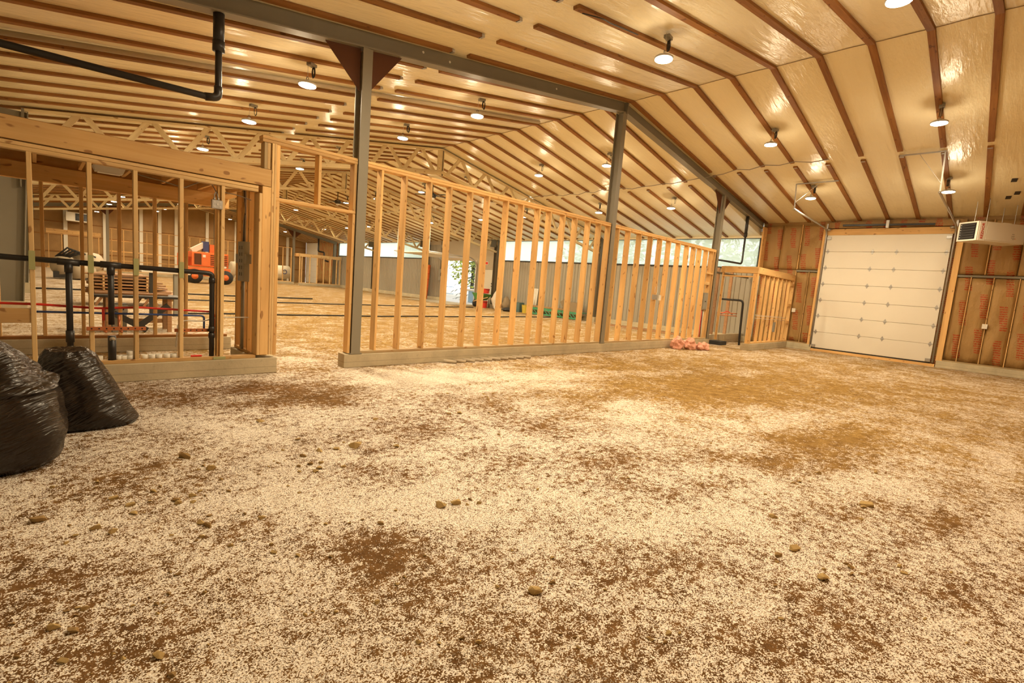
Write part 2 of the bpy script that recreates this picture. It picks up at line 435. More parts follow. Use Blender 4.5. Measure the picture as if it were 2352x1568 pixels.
# ================================================================== SETTING
PATCH = [(1.17, 2.1, 0.14, -0.1, -0.11, -0.21, -1.0), (0.01, 2.61, 0.22, -0.17, -0.0, -0.28, -0.7), (1.54, 5.58, 1.13, -0.52, -0.14, -0.51, -1.0), (0.18, 3.64, 0.26, -0.17, -0.01, -0.23, -0.8), (0.29, 1.88, 0.08, -0.06, -0.01, -0.07, -0.7), (5.58, 1.18, 0.91, -0.55, -0.93, -0.23, -1.0), (5.8, 3.49, 2.43, -1.13, -1.21, -0.76, -0.75), (9.23, 2.96, 2.56, -1.07, -1.49, -0.51, -0.9), (3.37, 2.25, 0.4, -0.25, -0.17, -0.12, -0.7), (3.71, 1.4, 0.22, -0.14, -0.17, -0.07, -0.7), (3.52, 0.02, 0.35, -0.26, -0.34, -0.02, -0.5), (2.17, 0.47, 0.33, -0.26, -0.13, -0.04, -0.4), (1.6, 1.05, 0.22, -0.17, -0.12, -0.09, -0.4), (2.5, 3.42, 0.27, -0.15, -0.2, -0.29, -0.5), (2.29, 5.85, 0.54, -0.22, -0.34, -0.87, -0.8), (3.49, 3.01, 0.39, -0.22, -0.2, -0.18, -0.6), (11.16, 1.35, 2.19, -0.99, -1.34, -0.18, -0.5), (9.68, 4.87, 3.14, -1.01, -0.92, -0.48, -0.7), (15.07, 2.8, 2.72, -0.91, -1.4, -0.28, -0.5), (1.06, 2.98, 0.46, -0.31, -0.1, -0.29, 0.8), (5.08, 3.09, 0.37, -0.19, -0.65, -0.41, 0.9), (4.63, 4.87, 1.34, -0.56, -0.43, -0.46, 0.8), (6.08, 2.14, 1.48, -0.79, -0.48, -0.18, 0.6), (6.93, -0.08, 0.25, -0.15, -1.5, -0.02, 0.8), (3.79, 5.78, 0.93, -0.35, -0.26, -0.4, 0.8), (-0.02, 3.74, 0.1, -0.07, -0.0, -0.12, 1.0), (1.95, 2.16, 0.68, -0.46, -0.2, -0.24, 0.7), (2.92, 1.2, 0.53, -0.37, -0.22, -0.1, 0.6), (0.95, 4.44, 0.41, -0.23, -0.07, -0.34, 0.6), (6.16, 4.95, 1.54, -0.58, -0.36, -0.3, 0.5), (4.75, 0.61, 0.49, -0.32, -0.34, -0.06, 0.5), (0.28, 2.7, 0.3, -0.22, -0.02, -0.16, 0.5), (4.59, 0.09, 0.83, -0.22, -0.29, -0.02, -1.0)]
def floor_cov(x, y):
    near = 0.50 - 0.30 * sstep(3.5, 8.0, x)
    hall = 0.02 + 0.22 * sstep(9.5, 6.9, y) * (0.5 + 0.5 * sin(x * 1.3)) + 0.36 * sstep(4.6, 1.2, x)
    hall += 0.25 * sstep(14.5, 18.5, x) * sstep(20, 12, y)
    if 6.7 < y < 8.8 and x < 2.1: hall = 0.1
    w = sstep(5.6, 8.4, y + 0.5 * mnoise.noise(Vector((x * 1.1, y * 1.1, 7.0))))
    if y > 6.7 and x < 2.1: w = 1.0
    base = near * (1 - w) + hall * w
    for cx, cy, ux, uy, vx, vy, a in PATCH:
        dx, dy = x - cx, y - cy; det = ux * vy - uy * vx
        p = (dx * vy - dy * vx) / det; q = (ux * dy - uy * dx) / det
        d = sqrt(p * p + q * q)
        if d < 1.5: base += a * (0.30 if a > 0 else 0.30) * sstep(1.5, 0.55, d)
    return base
def floor_tone(x, y):
    w = sstep(5.6, 8.0, y)
    t = sstep(3.2, 7.5, x + 0.25 * y) * (1 - w) + (0.75 + 0.25 * sstep(1.5, 4.5, x)) * w
    n = mnoise.noise(Vector((x * 0.5, y * 0.5, 3.1)))
    return max(0, min(1, t + 0.25 * n))
xs = []; x = XL - 0.02
while x < XE + 0.3:
    xs.append(x); x += 0.1 if x < 7 else 0.22
ys = []; y = Y0 - 0.05
while y < Y1 + 0.3:
    ys.append(y); y += 0.1 if y < 6.8 else 0.45
vs = [(a, b, 0) for b in ys for a in xs]
nx = len(xs)
fs = [(j * nx + i, j * nx + i + 1, (j + 1) * nx + i + 1, (j + 1) * nx + i) for j in range(len(ys) - 1) for i in range(nx - 1)]
floor = mesh('floor', vs, fs, 'dirt_floor'); floor['kind'] = 'structure'
me = floor.data
for nm, fn in (('cov', floor_cov), ('tone', floor_tone)):
    at = me.attributes.new(nm, 'FLOAT', 'POINT'); at.data.foreach_set('value', [fn(v[0], v[1]) for v in vs])

# ---- ceiling membrane with its battens
cv, cf = [], []
YF = YP + 0.085 + 0.075
for ya, yb in ((Y0 - 0.2, YF), (YF, Y1 + 0.2)):
    for xa, xb in ((XL - 0.2, XR), (XR, XE + 0.25)):
        b = len(cv); ym = (ya + yb) / 2
        for t in (0.043, 0.14):
            for (px, py) in ((xa, ya), (xb, ya), (xb, yb), (xa, yb)):
                cv.append((px, py, zb(px, ym) + t))
        cf += [tuple(b + i for i in f) for f in ((3, 2, 1, 0), (4, 5, 6, 7), (0, 1, 5, 4), (1, 2, 6, 5), (2, 3, 7, 6), (3, 0, 4, 7))]
for xa, xb in ((XL - 0.2, XR), (XR, XE + 0.25)):          # closure where the two roof planes meet over the frame
    b = len(cv)
    for yy in (YF - 0.01, YF + 0.01):
        cv += [(xa, yy, zb(xa, 20) + 0.05), (xb, yy, zb(xb, 20) + 0.05), (xb, yy, zb(xb) + 0.14), (xa, yy, zb(xa) + 0.14)]
    cf += [tuple(b + i for i in f) for f in ((0, 1, 2, 3), (7, 6, 5, 4), (0, 4, 5, 1), (3, 2, 6, 7))]
ceiling = mesh('ceiling', cv, cf, 'vinyl'); ceiling['kind'] = 'structure'
NB = 67
for k in range(NB):
    yk = 6.48 + 0.722 * (k - 9)
    sk = 0.22 * sstep(9.0, 4.0, yk)
    dj = random.uniform(-0.03, 0.03)
    for (xa, xb) in ((XL + 0.02, 4.57 + dj), (4.92 + dj, XR + 0.01), (XR - 0.01, 13.75 + dj), (14.02 + dj, XE - 0.02)):
        ya = yk + sk * max(0, xa - XR) / 9.2; yb = yk + sk * max(0, xb - XR) / 9.2
        sl = SL if xb < XR + 0.1 else -SR
        bar('batten', (xa, ya, zb(xa, yk) + 0.0215), (xb, yb, zb(xb, yk) + 0.0215), 0.098, 0.042, 'batten_x', ceiling)
    if yk < 14:
        for xg in (4.57 + dj, 13.75 + dj + 0.27):
            bar('batten_clip', (xg + 0.01, yk + (sk * 0.5 if xg > XR else 0), zb(xg, yk) + 0.016), (xg + 0.06, yk + (sk * 0.5 if xg > XR else 0), zb(xg + 0.07, yk) + 0.016), 0.08, 0.04, 'galv', ceiling)

pts = []
for k in range(NB * 2):
    yk = -0.5 + 0.361 * k
    if yk < Y1: pts.append((XR + 0.012 * sin(k * 1.3), yk, ZR + 0.036 - 0.006 * (k % 2)))
tube('ridge_seam', pts, 0.006, 'cardboard', ceiling, 5)
# ---- walls
def wallbox(name, x0, x1, y0, y1, z0, z1, mat):
    o = box(name, x0, x1, y0, y1, z0, z1, mat, ch=0); o['kind'] = 'structure'; return o
wall_left = wallbox('wall_left', XL - 0.2, XL, Y0 - 0.2, Y1 + 0.2, 0, 4.0, 'metal_cladding')
wall_back = wallbox('wall_back', XL - 0.2, XE + 0.25, Y0 - 0.2, Y0, 0, 5.9, 'kraft_x')
wall_far = wallbox('wall_far', XL, XE, Y1, Y1 + 0.2, 0, 5.9, 'kraft_x')
wall_right = bpy.data.objects.new('wall_right', None); link(wall_right, None, (XE, 20, 0)); wall_right['kind'] = 'structure'
wall_right['label'] = 'long eave wall with kraft insulation, metal cladding and clerestory windows'
box('backing', XE + 0.06, XE + 0.2, Y0, 6.69, 0, 4.36, 'kraft_y', wall_right, ch=0)
box('backing', XE + 0.06, XE + 0.2, 41.6, Y1, 0, 4.36, 'kraft_y', wall_right, ch=0)

def batt_geo(w, h, sag, seed):
    """one kraft faced batt: a sheet that bulges between its studs, with wrinkles; faces -X, origin at its middle"""
    nu, nv = 7, 13; vs, fs = [], []
    for j in range(nv):
        for i in range(nu):
            u, v = i / (nu - 1), j / (nv - 1)
            bul = 0.035 * (1 - (2 * u - 1) ** 4) * (1 - (2 * v - 1) ** 8)
            wr = sag * mnoise.noise(Vector((u * 2.2 + seed, v * 5.5 + u * 3.2, seed * 1.7))) * (1 - (2 * u - 1) ** 6) * sstep(1.05, 0.35, v)
            vs.append((-bul - wr, (u - 0.5) * w, (v - 0.5) * h))
    for j in range(nv - 1):
        for i in range(nu - 1):
            a = j * nu + i; fs.append((a, a + nu, a + nu + 1, a + 1))
    n = len(vs)
    ring = [i for i in range(nu)] + [j * nu + nu - 1 for j in range(1, nv)] + [(nv - 1) * nu + i for i in range(nu - 2, -1, -1)] + [j * nu for j in range(nv - 2, 0, -1)]
    for i in ring: vs.append((0.05, vs[i][1], vs[i][2]))
    m = len(ring)
    for k in range(m): fs.append((ring[k], ring[(k + 1) % m], n + (k + 1) % m, n + k))
    return vs, fs
BATT = {}
def batt(y0, y1, z0, z1, sag, parent, seed):
    key = (round(y1 - y0, 2), round(z1 - z0, 2), sag, seed)
    if key not in BATT:
        vs, fs = batt_geo(y1 - y0, z1 - z0, sag, seed)
        m = bpy.data.meshes.new('insulation_batt'); m.from_pydata(vs, [], fs); m.materials.append(MAT['kraft_y']); m.update()
        m.polygons.foreach_set('use_smooth', [True] * len(m.polygons)); BATT[key] = m
    return link(bpy.data.objects.new('insulation_batt', BATT[key]), parent, (XE + 0.0, (y0 + y1) / 2, (z0 + z1) / 2))
for ya, yb, sd in ((4.72, 5.40, 1), (5.40, 6.02, 2), (6.02, 6.64, 3), (0.72, 1.30, 4), (0.10, 0.72, 5), (-0.58, 0.10, 6)):
    batt(ya + 0.01, yb - 0.01, 2.70, 4.20, 0.015, wall_right, sd)
for ya, yb, sd in ((4.74, 5.02, 1.5), (5.02, 5.42, 2.5), (0.98, 1.28, 3.5), (0.52, 0.98, 4.5), (0.02, 0.52, 5.5), (-0.58, 0.02, 6.5)):
    batt(ya + 0.015, yb - 0.015, 0.24, 2.60, 0.11, wall_right, sd)
for yy in (5.02, 5.42, 0.98, 0.52, 0.02): box('wall_stud', XE - 0.03, XE + 0.03, yy - 0.011, yy + 0.011, 0.22, 2.66, 'stud_z', wall_right)
for yy in (0.72, 5.40): box('wall_stud', XE - 0.04, XE + 0.03, yy - 0.012, yy + 0.012, 2.7, 4.2, 'stud_z', wall_right)
for ya, yb in ((4.74, 5.42), (-0.6, 1.28)):
    box('girt', XE - 0.03, XE + 0.05, ya, yb, 2.62, 2.68, 'steel', wall_right)
    box('sill_plate', XE - 0.06, XE + 0.05, ya, yb, 0.2, 0.235, 'treated_y', wall_right)
box('corner_post', XE - 0.34, XE + 0.06, 6.53, 6.585, 2.5, 4.12, 'stud_z', wall_right)
box('header_insulation', XE - 0.04, XE + 0.05, 1.28, 4.74, 4.06, 4.24, 'kraft_y', wall_right)
box('door_header', XE - 0.06, XE + 0.05, 1.36, 4.76, 3.83, 4.03, 'stud_y', wall_right)
box('door_jamb', XE - 0.075, XE + 0.05, 4.66, 4.76, 0.18, 4.06, 'stud_z', wall_right)
box('door_jamb', XE - 0.075, XE + 0.05, 1.28, 1.42, 0.18, 4.06, 'stud_z', wall_right)
for k in range(12):
    ya = 41.75 + k * 0.57; batt(ya + 0.015, ya + 0.555, 0.24, 4.15, 0.05, wall_right, 20 + k % 3)
# corrugated cladding, one sheet for each bay, ribs along z
def cladding(y0, y1, z0, z1, name='cladding_sheet'):
    vs, fs = [], []; pts = []; y = y0; per = 0.19
    while y < y1 - 0.01:
        for dy, dx in ((0.0, 0), (0.075, 0), (0.09, -0.028), (0.125, -0.028), (0.14, 0)):
            if y + dy < y1: pts.append((XE + 0.03 + dx, y + dy))
        y += per
    pts.append((XE + 0.03, y1)); n = len(pts)
    for z in (z0, z1):
        for p in pts: vs.append((p[0], p[1], z))
        for p in pts: vs.append((XE + 0.05, p[1], z))
    for i in range(n - 1):
        fs.append((i, 2 * n + i, 2 * n + i + 1, i + 1)); fs.append((n + i, n + i + 1, 3 * n + i + 1, 3 * n + i))
        fs.append((i, i + 1, n + i + 1, n + i)); fs.append((2 * n + i, 3 * n + i, 3 * n + i + 1, 2 * n + i + 1))
    return wmesh(name, vs, fs, 'metal_cladding', wall_right)
WIN = [(6.72, 13.35), (13.85, 20.3), (27.85, 34.35), (34.85, 41.35)]
for i, (ya, yb) in enumerate(WIN):
    cladding(ya - 0.13, yb + 0.25, 0.2, 2.66)
    box('wall_head', XE - 0.02, XE + 0.12, ya - 0.13, yb + 0.25, 3.78, 4.0, 'vinyl', wall_right, ch=0)
    w = bpy.data.objects.new('window_%d' % (i + 1), None); link(w, None, (XE, (ya + yb) / 2, 2.7)); w['kind'] = 'structure'
    w['label'] = ['long clerestory window of translucent sheet nearest the garage door', 'clerestory window between the partition post and the bags', 'clerestory window beyond the open overhead door', 'farthest clerestory window near the far partition'][i]
    box('window_sill', XE - 0.03, XE + 0.08, ya, yb, 2.66, 2.72, 'black_metal', w)
    box('window_head', XE - 0.01, XE + 0.08, ya, yb, 3.76, 3.79, 'black_metal', w)
    for yy in (ya, yb): box('window_jamb', XE - 0.01, XE + 0.08, yy - 0.03, yy + 0.03, 2.66, 3.79, 'black_metal', w)
    for k in range(3):
        a = ya + 0.03 + (yb - ya - 0.06) * k / 3; b = ya + 0.03 + (yb - ya - 0.06) * (k + 1) / 3
        box('pane', XE + 0.03, XE + 0.036, a + 0.004, b - 0.004, 2.72, 3.76, 'fibreglass_pane', w, ch=0)
# bay with the open overhead door, built of flat drywall
cladding(26.25, 27.85, 0.2, 3.6)
box('drywall_panel', XE - 0.02, XE + 0.1, 25.62, 26.25, 0.05, 4.0, 'metal_cladding', wall_right, ch=0)
box('drywall_panel', XE - 0.02, XE + 0.1, 22.62, 25.62, 2.62, 4.0, 'drywall', wall_right, ch=0)
box('drywall_panel', XE - 0.02, XE + 0.1, 20.3, 22.62, 0.05, 4.0, 'drywall', wall_right, ch=0)
box('wall_head', XE - 0.02, XE + 0.12, 26.2, 27.85, 3.6, 4.0, 'drywall', wall_right, ch=0)

# ---- concrete
def curb(name, x0, x1, y0, y1, z0, z1, mat, label):
    o = box(name, x0, x1, y0, y1, z0, z1, mat, ch=0.008); o['kind'] = 'structure'; o['label'] = label; return o
curb('concrete_curb', XL, 2.21, YP, YP + 0.2, 0, 0.2, 'concrete', 'low concrete curb under the framed utility room')
curb('concrete_curb', 3.13, 15.2, YP, YP + 0.2, 0, 0.2, 'concrete', 'long low concrete curb under the open stud partition')
curb('concrete_curb', XL, 2.2, 8.67, 8.87, 0, 0.2, 'concrete', 'concrete curb under the rear wall of the utility room')
curb('concrete_curb', 1.93, 2.21, 6.79, 7.62, 0, 0.2, 'concrete', 'short concrete curb on the doorway side of the utility room')
curb('concrete_curb', 15.18, XE, 5.36, 5.62, 0, 0.2, 'concrete', 'concrete curb under the slatted side of the framed closet')
curb('concrete_curb', 15.2, XE, 6.9, 7.1, 0, 0.28, 'concrete', 'concrete curb at the back of the framed closet')
curb('concrete_base', XE - 0.12, XE + 0.06, 4.62, 5.36, 0, 0.2, 'concrete_pale', 'pale concrete stem wall between closet and garage door')
curb('concrete_base', XE - 0.12, XE + 0.06, Y0, 1.40, 0, 0.2, 'concrete_pale', 'pale concrete stem wall beside the garage door below the heater')
curb('concrete_base', XE - 0.16, XE + 0.05, 6.6, 22.3, 0, 0.2, 'concrete_pale', 'pale concrete stem wall under the clad wall with windows')
curb('concrete_base', XE - 0.16, XE + 0.05, 25.8, 41.6, 0, 0.22, 'concrete_pale', 'pale concrete stem wall beyond the open overhead door')
curb('concrete_apron', 16.6, XE + 0.1, 22.0, 27.0, 0, 0.03, 'concrete', 'grey concrete apron inside the open overhead door')

# ---- steel
def ibeam_geo(p, q, depth, fwid, tw=0.012, tf=0.016):
    p, q = Vector(p), Vector(q); x = (q - p); L = x.length; x /= L
    y = Vector((0, 1, 0)); z = x.cross(y).normalized()
    if z.z < 0: z = -z
    parts = []
    for (y0, y1, z0, z1) in ((-fwid / 2, fwid / 2, 0, tf), (-fwid / 2, fwid / 2, depth - tf, depth), (-tw / 2, tw / 2, tf, depth - tf)):
        vs, fs = box_geo(0, L, y0, y1, z0, z1)
        parts.append(([p + x * v[0] + y * v[1] + z * v[2] for v in vs], fs))
    return join_geo(parts)
def ipost_geo(x0, x1, y0, y1, z0, z1, t=0.014):
    """upright I section, flanges across X at y0 and y1"""
    c = (x0 + x1) / 2
    return join_geo([box_geo(x0, x1, y0, y0 + t, z0, z1), box_geo(x0, x1, y1 - t, y1, z0, z1), box_geo(c - 0.006, c + 0.006, y0 + t, y1 - t, z0, z1)])
zb0 = zb
def steel_frame(yc, label):
    t = thing('steel_frame', label, 'steel frame', (XR, yc, 0), 'portal frames')
    D = 0.19
    zb = lambda x: zb0(x, yc - 0.2)
    wmesh('rafter', *ibeam_geo((XL + 0.02, yc, zb(XL) - D), (XR, yc, zb(XR) - D), 0.27, 0.17), 'steel', t)
    wmesh('rafter', *ibeam_geo((XR, yc, zb(XR) - D), (XE - 0.1, yc, zb(XE - 0.1) - D), 0.27, 0.17), 'steel', t)
    wmesh('ridge_plate', *box_geo(XR - 0.012, XR + 0.012, yc - 0.1, yc + 0.1, ZR - 0.22, ZR + 0.03), 'steel', t)
    for xp in (3.30, 9.43, 15.07):
        wmesh('post', *ipost_geo(xp - 0.07, xp + 0.07, yc - 0.085, yc + 0.115, 0.205, zb(xp) - D - 0.006), 'steel', t)
        wmesh('base_plate', *box_geo(xp - 0.1, xp + 0.1, yc - 0.088, yc + 0.12, 0.20, 0.212), 'steel', t)
        if xp != 9.43:
            for s in (-1, 1):
                xa = xp + s * 0.07; xb = xp + s * 0.56; za, zc_ = zb(xa) - D - 0.002, zb(xb) - D - 0.002
                pf = [(xa, za), (xb, zc_), (xa, za - 0.55)]
                vs = [(a, yc - 0.006, b) for a, b in pf] + [(a, yc + 0.006, b) for a, b in pf]
                wmesh('gusset', vs, [(0, 1, 2), (5, 4, 3), (0, 3, 4, 1), (1, 4, 5, 2), (2, 5, 3, 0)], 'primer', t)
    if yc > 20: wmesh('eave_column', *ipost_geo(XE - 0.36, XE - 0.14, yc - 0.1, yc + 0.1, 0.2, zb(XE - 0.25) - D - 0.02), 'steel', t)
    for xp, dz in ((4.21, 0.07), (7.2, 0.05), (4.7, 0.03)):
        vs, fs = lathe_geo([(0.018, 0), (0.018, 0.006)], 10); 
        vs = [(xp + v[0], yc - 0.007 - v[2], zb(xp) - D + 0.09 + dz + v[1]) for v in vs]
        wmesh('bolt_plug', vs, fs, 'white_plastic', t)
    return t
sf = steel_frame(YP + 0.085, 'long grey steel rafter with three posts over the stud partition')
steel_frame(41.6, 'far grey steel frame in front of the distant gable wall')

def left_column(yc, label):
    t = thing('steel_column', label, 'steel column', (-0.38, yc, 0), 'columns along the shaded eave')
    x0a, x0b, x1a, x1b = -0.66, -0.70, -0.22, -0.08
    vs = []; fs = []
    def pl(p0, p1, p2, p3, y0, y1):
        b = len(vs); vs.extend([(p[0], y0, p[1]) for p in (p0, p1, p2, p3)] + [(p[0], y1, p[1]) for p in (p0, p1, p2, p3)])
        fs.extend(tuple(b + i for i in f) for f in ((0, 1, 2, 3), (7, 6, 5, 4), (0, 4, 5, 1), (1, 5, 6, 2), (2, 6, 7, 3), (3, 7, 4, 0)))
    zt = zb(-0.4, yc) - 0.02
    pl((x0a, 0.3), (x1a, 0.3), (x1b, zt), (x0b, zt), yc - 0.008, yc + 0.008)
    pl((x1a, 0.3), (x1a + 0.016, 0.3), (x1b + 0.016, zt), (x1b, zt), yc - 0.1, yc + 0.1)
    pl((x0a - 0.016, 0.3), (x0a, 0.3), (x0b, zt), (x0b - 0.016, zt), yc - 0.1, yc + 0.1)
    wmesh('shaft', vs, fs, 'steel', t)
    wmesh('footing', *box_geo(-0.72, -0.16, yc - 0.2, yc + 0.2, 0, 0.3), 'concrete', t)
    wmesh('splice_plate', *box_geo(-0.205, -0.185, yc - 0.1, yc + 0.1, 2.5, 2.9), 'steel', t)
for yc, lb in ((13.6, 'wide grey steel column seen through the first studs of the utility room'), (20.6, 'second grey steel column behind the wide one'), (27.6, 'third grey steel column of the shaded row'), (34.6, 'fourth grey steel column of the shaded row')):
    left_column(yc, lb)
for yc, lb in ((13.6, 'dark steel column of the clad wall behind the tall centre post'), (20.6, 'dark steel column beside the white personnel door'), (27.6, 'dark steel column beside the orange netting'), (34.6, 'dark steel column beyond the open overhead door')):
    t = thing('steel_column', lb, 'steel column', (XE - 0.25, yc, 0), 'columns along the clad wall')
    wmesh('shaft', *ipost_geo(XE - 0.36, XE - 0.08, yc - 0.13, yc + 0.13, 0.22, zb(XE - 0.2, yc) - 0.05), 'steel_dark', t)
    wmesh('footing', *box_geo(XE - 0.42, XE - 0.16, yc - 0.22, yc + 0.22, 0, 0.22), 'concrete', t)
    wmesh('haunch', *box_geo(XE - 0.75, XE - 0.36, yc - 0.05, yc + 0.05, zb(XE, yc) - 0.42, zb(XE, yc) - 0.02), 'steel_dark', t)

def truss(yc, label):
    t = thing('roof_truss', label, 'roof truss', (XR, yc, 4.0), 'open web roof trusses')
    dep = 0.70; off = 0.028
    zb = lambda x: zb0(x, yc)
    for a, b in ((-0.12, XR), (XR, XE - 0.32)):
        for dz in (0, -dep):
            for s in (-1, 1):
                bar('chord', (a, yc + s * 0.028, zb(a) - off + dz), (b, yc + s * 0.028, zb(b) - off + dz), 0.05, 0.10 if dz else 0.05, 'truss_wood', t)
    def web(xa, xb, up0):
        za = zb(xa) - off - (dep if not up0 else 0); zc_ = zb(xb) - off - (0 if not up0 else dep)
        bar('web', (xa, yc, za), (xb, yc, zc_), 0.11, 0.04, 'truss_wood', t, (0, 1, 0))
    for side in (0, 1):
        x = 0.12
        while x < 9.0:
            xs_ = (x, x + 0.53, x + 0.63, x + 1.14)
            if side: xs_ = tuple(2 * XR - q for q in xs_)
            web(xs_[0], xs_[1], False)
            if abs(xs_[3] - XR) > 0.05: web(xs_[2], xs_[3], True)
            x += 1.14
    box('king_plate', XR - 0.13, XR + 0.10, yc - 0.03, yc + 0.03, ZR - dep - 0.15, ZR - 0.03, 'truss_wood', t)
    box('king_rod', XR + 0.03, XR + 0.06, yc - 0.05, yc - 0.03, ZR - dep - 0.15, ZR - 0.03, 'steel_dark', t)
    for s in (-1, 1):
        bar('gusset_plank', (XR + s * 0.08, yc, ZR - dep - 0.06), (XR + s * 1.35, yc, zb(XR + s * 1.35) - dep - 0.02), 0.03, 0.14, 'truss_wood', t)
    wmesh('end_bracket', *box_geo(-0.16, -0.12, yc - 0.07, yc + 0.07, zb(-0.1) - dep - 0.1, zb(-0.1) - 0.01), 'steel', t)
for yc, lb in ((13.6, 'nearest open web wooden roof truss above the stud partition'), (20.6, 'second open web wooden roof truss with a black fan nearby'), (27.6, 'third open web wooden roof truss in the distance'), (34.6, 'farthest open web wooden roof truss before the far steel frame')):
    truss(yc, lb)

# ================================================================== FRAMED WALLS
def partition(name, label, x0, x1, studs, y0, d, z0, zt, parent_loc, plates=2, mat='stud', botmat='treated_x'):
    t = thing('stud_wall', label, 'stud wall', parent_loc, 'bare timber stud walls', 'thing')
    box('bottom_plate', x0, x1, y0 - 0.005, y0 + d + 0.005, z0, z0 + 0.04, botmat, t, 'x')
    for k in range(plates):
        box('top_plate', x0, x1, y0, y0 + d, zt - 0.04 * (k + 1), zt - 0.04 * k - 0.002, mat + '_x', t, 'x')
    for s in studs:
        j = random.uniform(-0.003, 0.003)
        box('stud', s - 0.019, s + 0.019, y0 + j, y0 + d + j, z0 + 0.04, zt - 0.04 * plates, mat + '_z', t, 'z')
    return t
# long partition, two bays between the posts
pa = partition('a', 'open stud partition between the doorway post and the tall centre post', 3.375, 9.355,
          [3.62, 4.02, 4.47, 4.86, 5.30, 5.68, 6.14, 6.53, 6.98, 7.31, 7.74, 8.13, 8.58, 8.97, 9.33], YP + 0.025, 0.14, 0.2, 2.955, (6.4, YP, 0.2))
pb = partition('b', 'open stud partition between the tall centre post and the closet', 9.51, 14.985,
          [9.70, 10.16, 10.66, 11.19, 11.67, 12.14, 12.67, 13.18, 13.60, 13.98, 14.42, 14.80, 14.96], YP + 0.025, 0.14, 0.2, 2.955, (12.2, YP, 0.2))
box('blocking', 14.44, 14.95, YP + 0.02, YP + 0.16, 2.19, 2.23, 'pine_x', pb)
box('blocking', 14.44, 14.78, YP + 0.03, YP + 0.15, 1.86, 1.95, 'pine_x', pb)
# doorway: jambs, header and cripples
dw = thing('doorway_frame', 'timber doorway header with short studs beside the utility room', 'door frame', (2.7, YP, 0.2), None, 'thing')
for s in (2.118, 2.146): box('jamb_stud', s - 0.0135, s + 0.0135, YP + 0.01, YP + 0.17, 0.24, 2.87, 'pine_z', dw)
box('jamb_stud', 2.163, 2.205, YP + 0.02, YP + 0.17, 0.24, 2.19, 'stud_z', dw)
box('jamb_stud', 2.163, 2.205, YP + 0.03, YP + 0.17, 2.235, 2.87, 'stud_z', dw)
box('jamb_stud', 2.06, 2.10, YP + 0.04, YP + 0.17, 2.56, 2.87, 'pine_z', dw)
box('jamb_stud', 3.185, 3.225, YP + 0.03, YP + 0.17, 0.212, 2.19, 'stud_z', dw)
box('jamb_stud', 3.185, 3.225, YP + 0.03, YP + 0.17, 2.235, 2.87, 'stud_z', dw)
box('cripple_stud', 2.69, 2.728, YP + 0.03, YP + 0.17, 2.235, 2.87, 'stud_z', dw)
box('header', 2.158, 3.225, YP + 0.03, YP + 0.17, 2.192, 2.233, 'stud_x', dw)
for k in range(2): box('top_plate', 2.0, 3.228, YP + 0.03, YP + 0.17, 2.872 + 0.04 * k, 2.91 + 0.04 * k, 'stud_x', dw)
box('jamb_stud', 1.965, 1.998, YP + 0.005, YP + 0.19, 0.242, 2.25, 'pine_z', dw)
box('jamb_panel', 2.001, 2.102, YP + 0.012, YP + 0.17, 0.242, 2.34, 'stud_z', dw)
box('jamb_cap', 2.02, 2.057, YP + 0.03, YP + 0.17, 2.556, 2.868, 'treated_z', dw)

# utility room
rf = partition('c', 'front stud wall of the utility room with black drain pipes', XL, 1.96,
          [-0.46, -0.04, 0.39, 0.76, 1.17, 1.58], YP + 0.03, 0.09, 0.2, 2.34, (0.7, YP, 0.2), 2, 'pine', 'stud_x')
box('beam', XL, 2.098, YP + 0.01, YP + 0.14, 2.345, 2.55, 'stud_x', rf)
box('stud', 1.535, 1.56, YP + 0.06, YP + 0.15, 0.24, 2.26, 'stud_z', rf)
box('blocking', XL, -0.06, YP + 0.04, YP + 0.10, 0.64, 0.78, 'stud_x', rf)
for zc_, dz in ((1.26, 0.10),):
    for s in (-0.04, 0.39, 0.76, 1.17):
        box('nail_plate', s - 0.023, s + 0.023, YP + 0.023, YP + 0.029, 1.16, 1.34, 'nail_plate', rf)
box('nail_plate', 1.49, 1.62, YP + 0.015, YP + 0.022, 0.203, 0.238, 'nail_plate', rf)
rr = partition('d', 'shaded rear stud wall of the utility room', XL, 2.15,
          [-0.36, 0.05, 0.43, 0.82, 1.22, 1.60, 2.0], 8.70, 0.09, 0.2, 2.37, (0.7, 8.7, 0.2), 2, 'stud', 'batten_x')  # bottom plate takes the dark batten wood: the room's shade put into its colour
box('rear_header', XL, 2.15, 8.68, 8.80, 2.20, 2.40, 'stud_x', rr)
rs = thing('stud_wall', 'short shaded stud wall beside the doorway holding the grey panel', 'stud wall', (2.05, 7.2, 0.2), 'bare timber stud walls', 'thing')
box('bottom_plate', 1.97, 2.15, 6.80, 7.6, 0.2, 0.24, 'stud_y', rs)
for yy in (6.82, 7.05, 7.28, 7.36, 7.58): box('stud', 1.975, 2.145, yy - 0.019, yy + 0.019, 0.24, 2.34, 'stud_z', rs)
box('top_plate', 1.97, 2.15, 6.80, 8.68, 2.345, 2.385, 'stud_y', rs)
rg = thing('room_roof', 'plywood roof deck on joists over the utility room', 'roof', (0.7, 7.7, 2.4), None, 'thing')
for k, xa in enumerate((XL, 0.52)):
    box('deck_panel', xa + 0.003, (0.52 if k == 0 else 2.15) - 0.003, 6.74, 8.86, 2.56, 2.578, 'ply', rg, 'x', 0)
for xx in (-0.45, 0.0, 0.42, 0.86, 1.30, 1.74): box('joist', xx - 0.019, xx + 0.019, 6.74, 8.66, 2.41, 2.555, 'stud_y', rg)
box('rim_board', XL, 2.12, 8.815, 8.855, 2.40, 2.555, 'stud_x', rg)

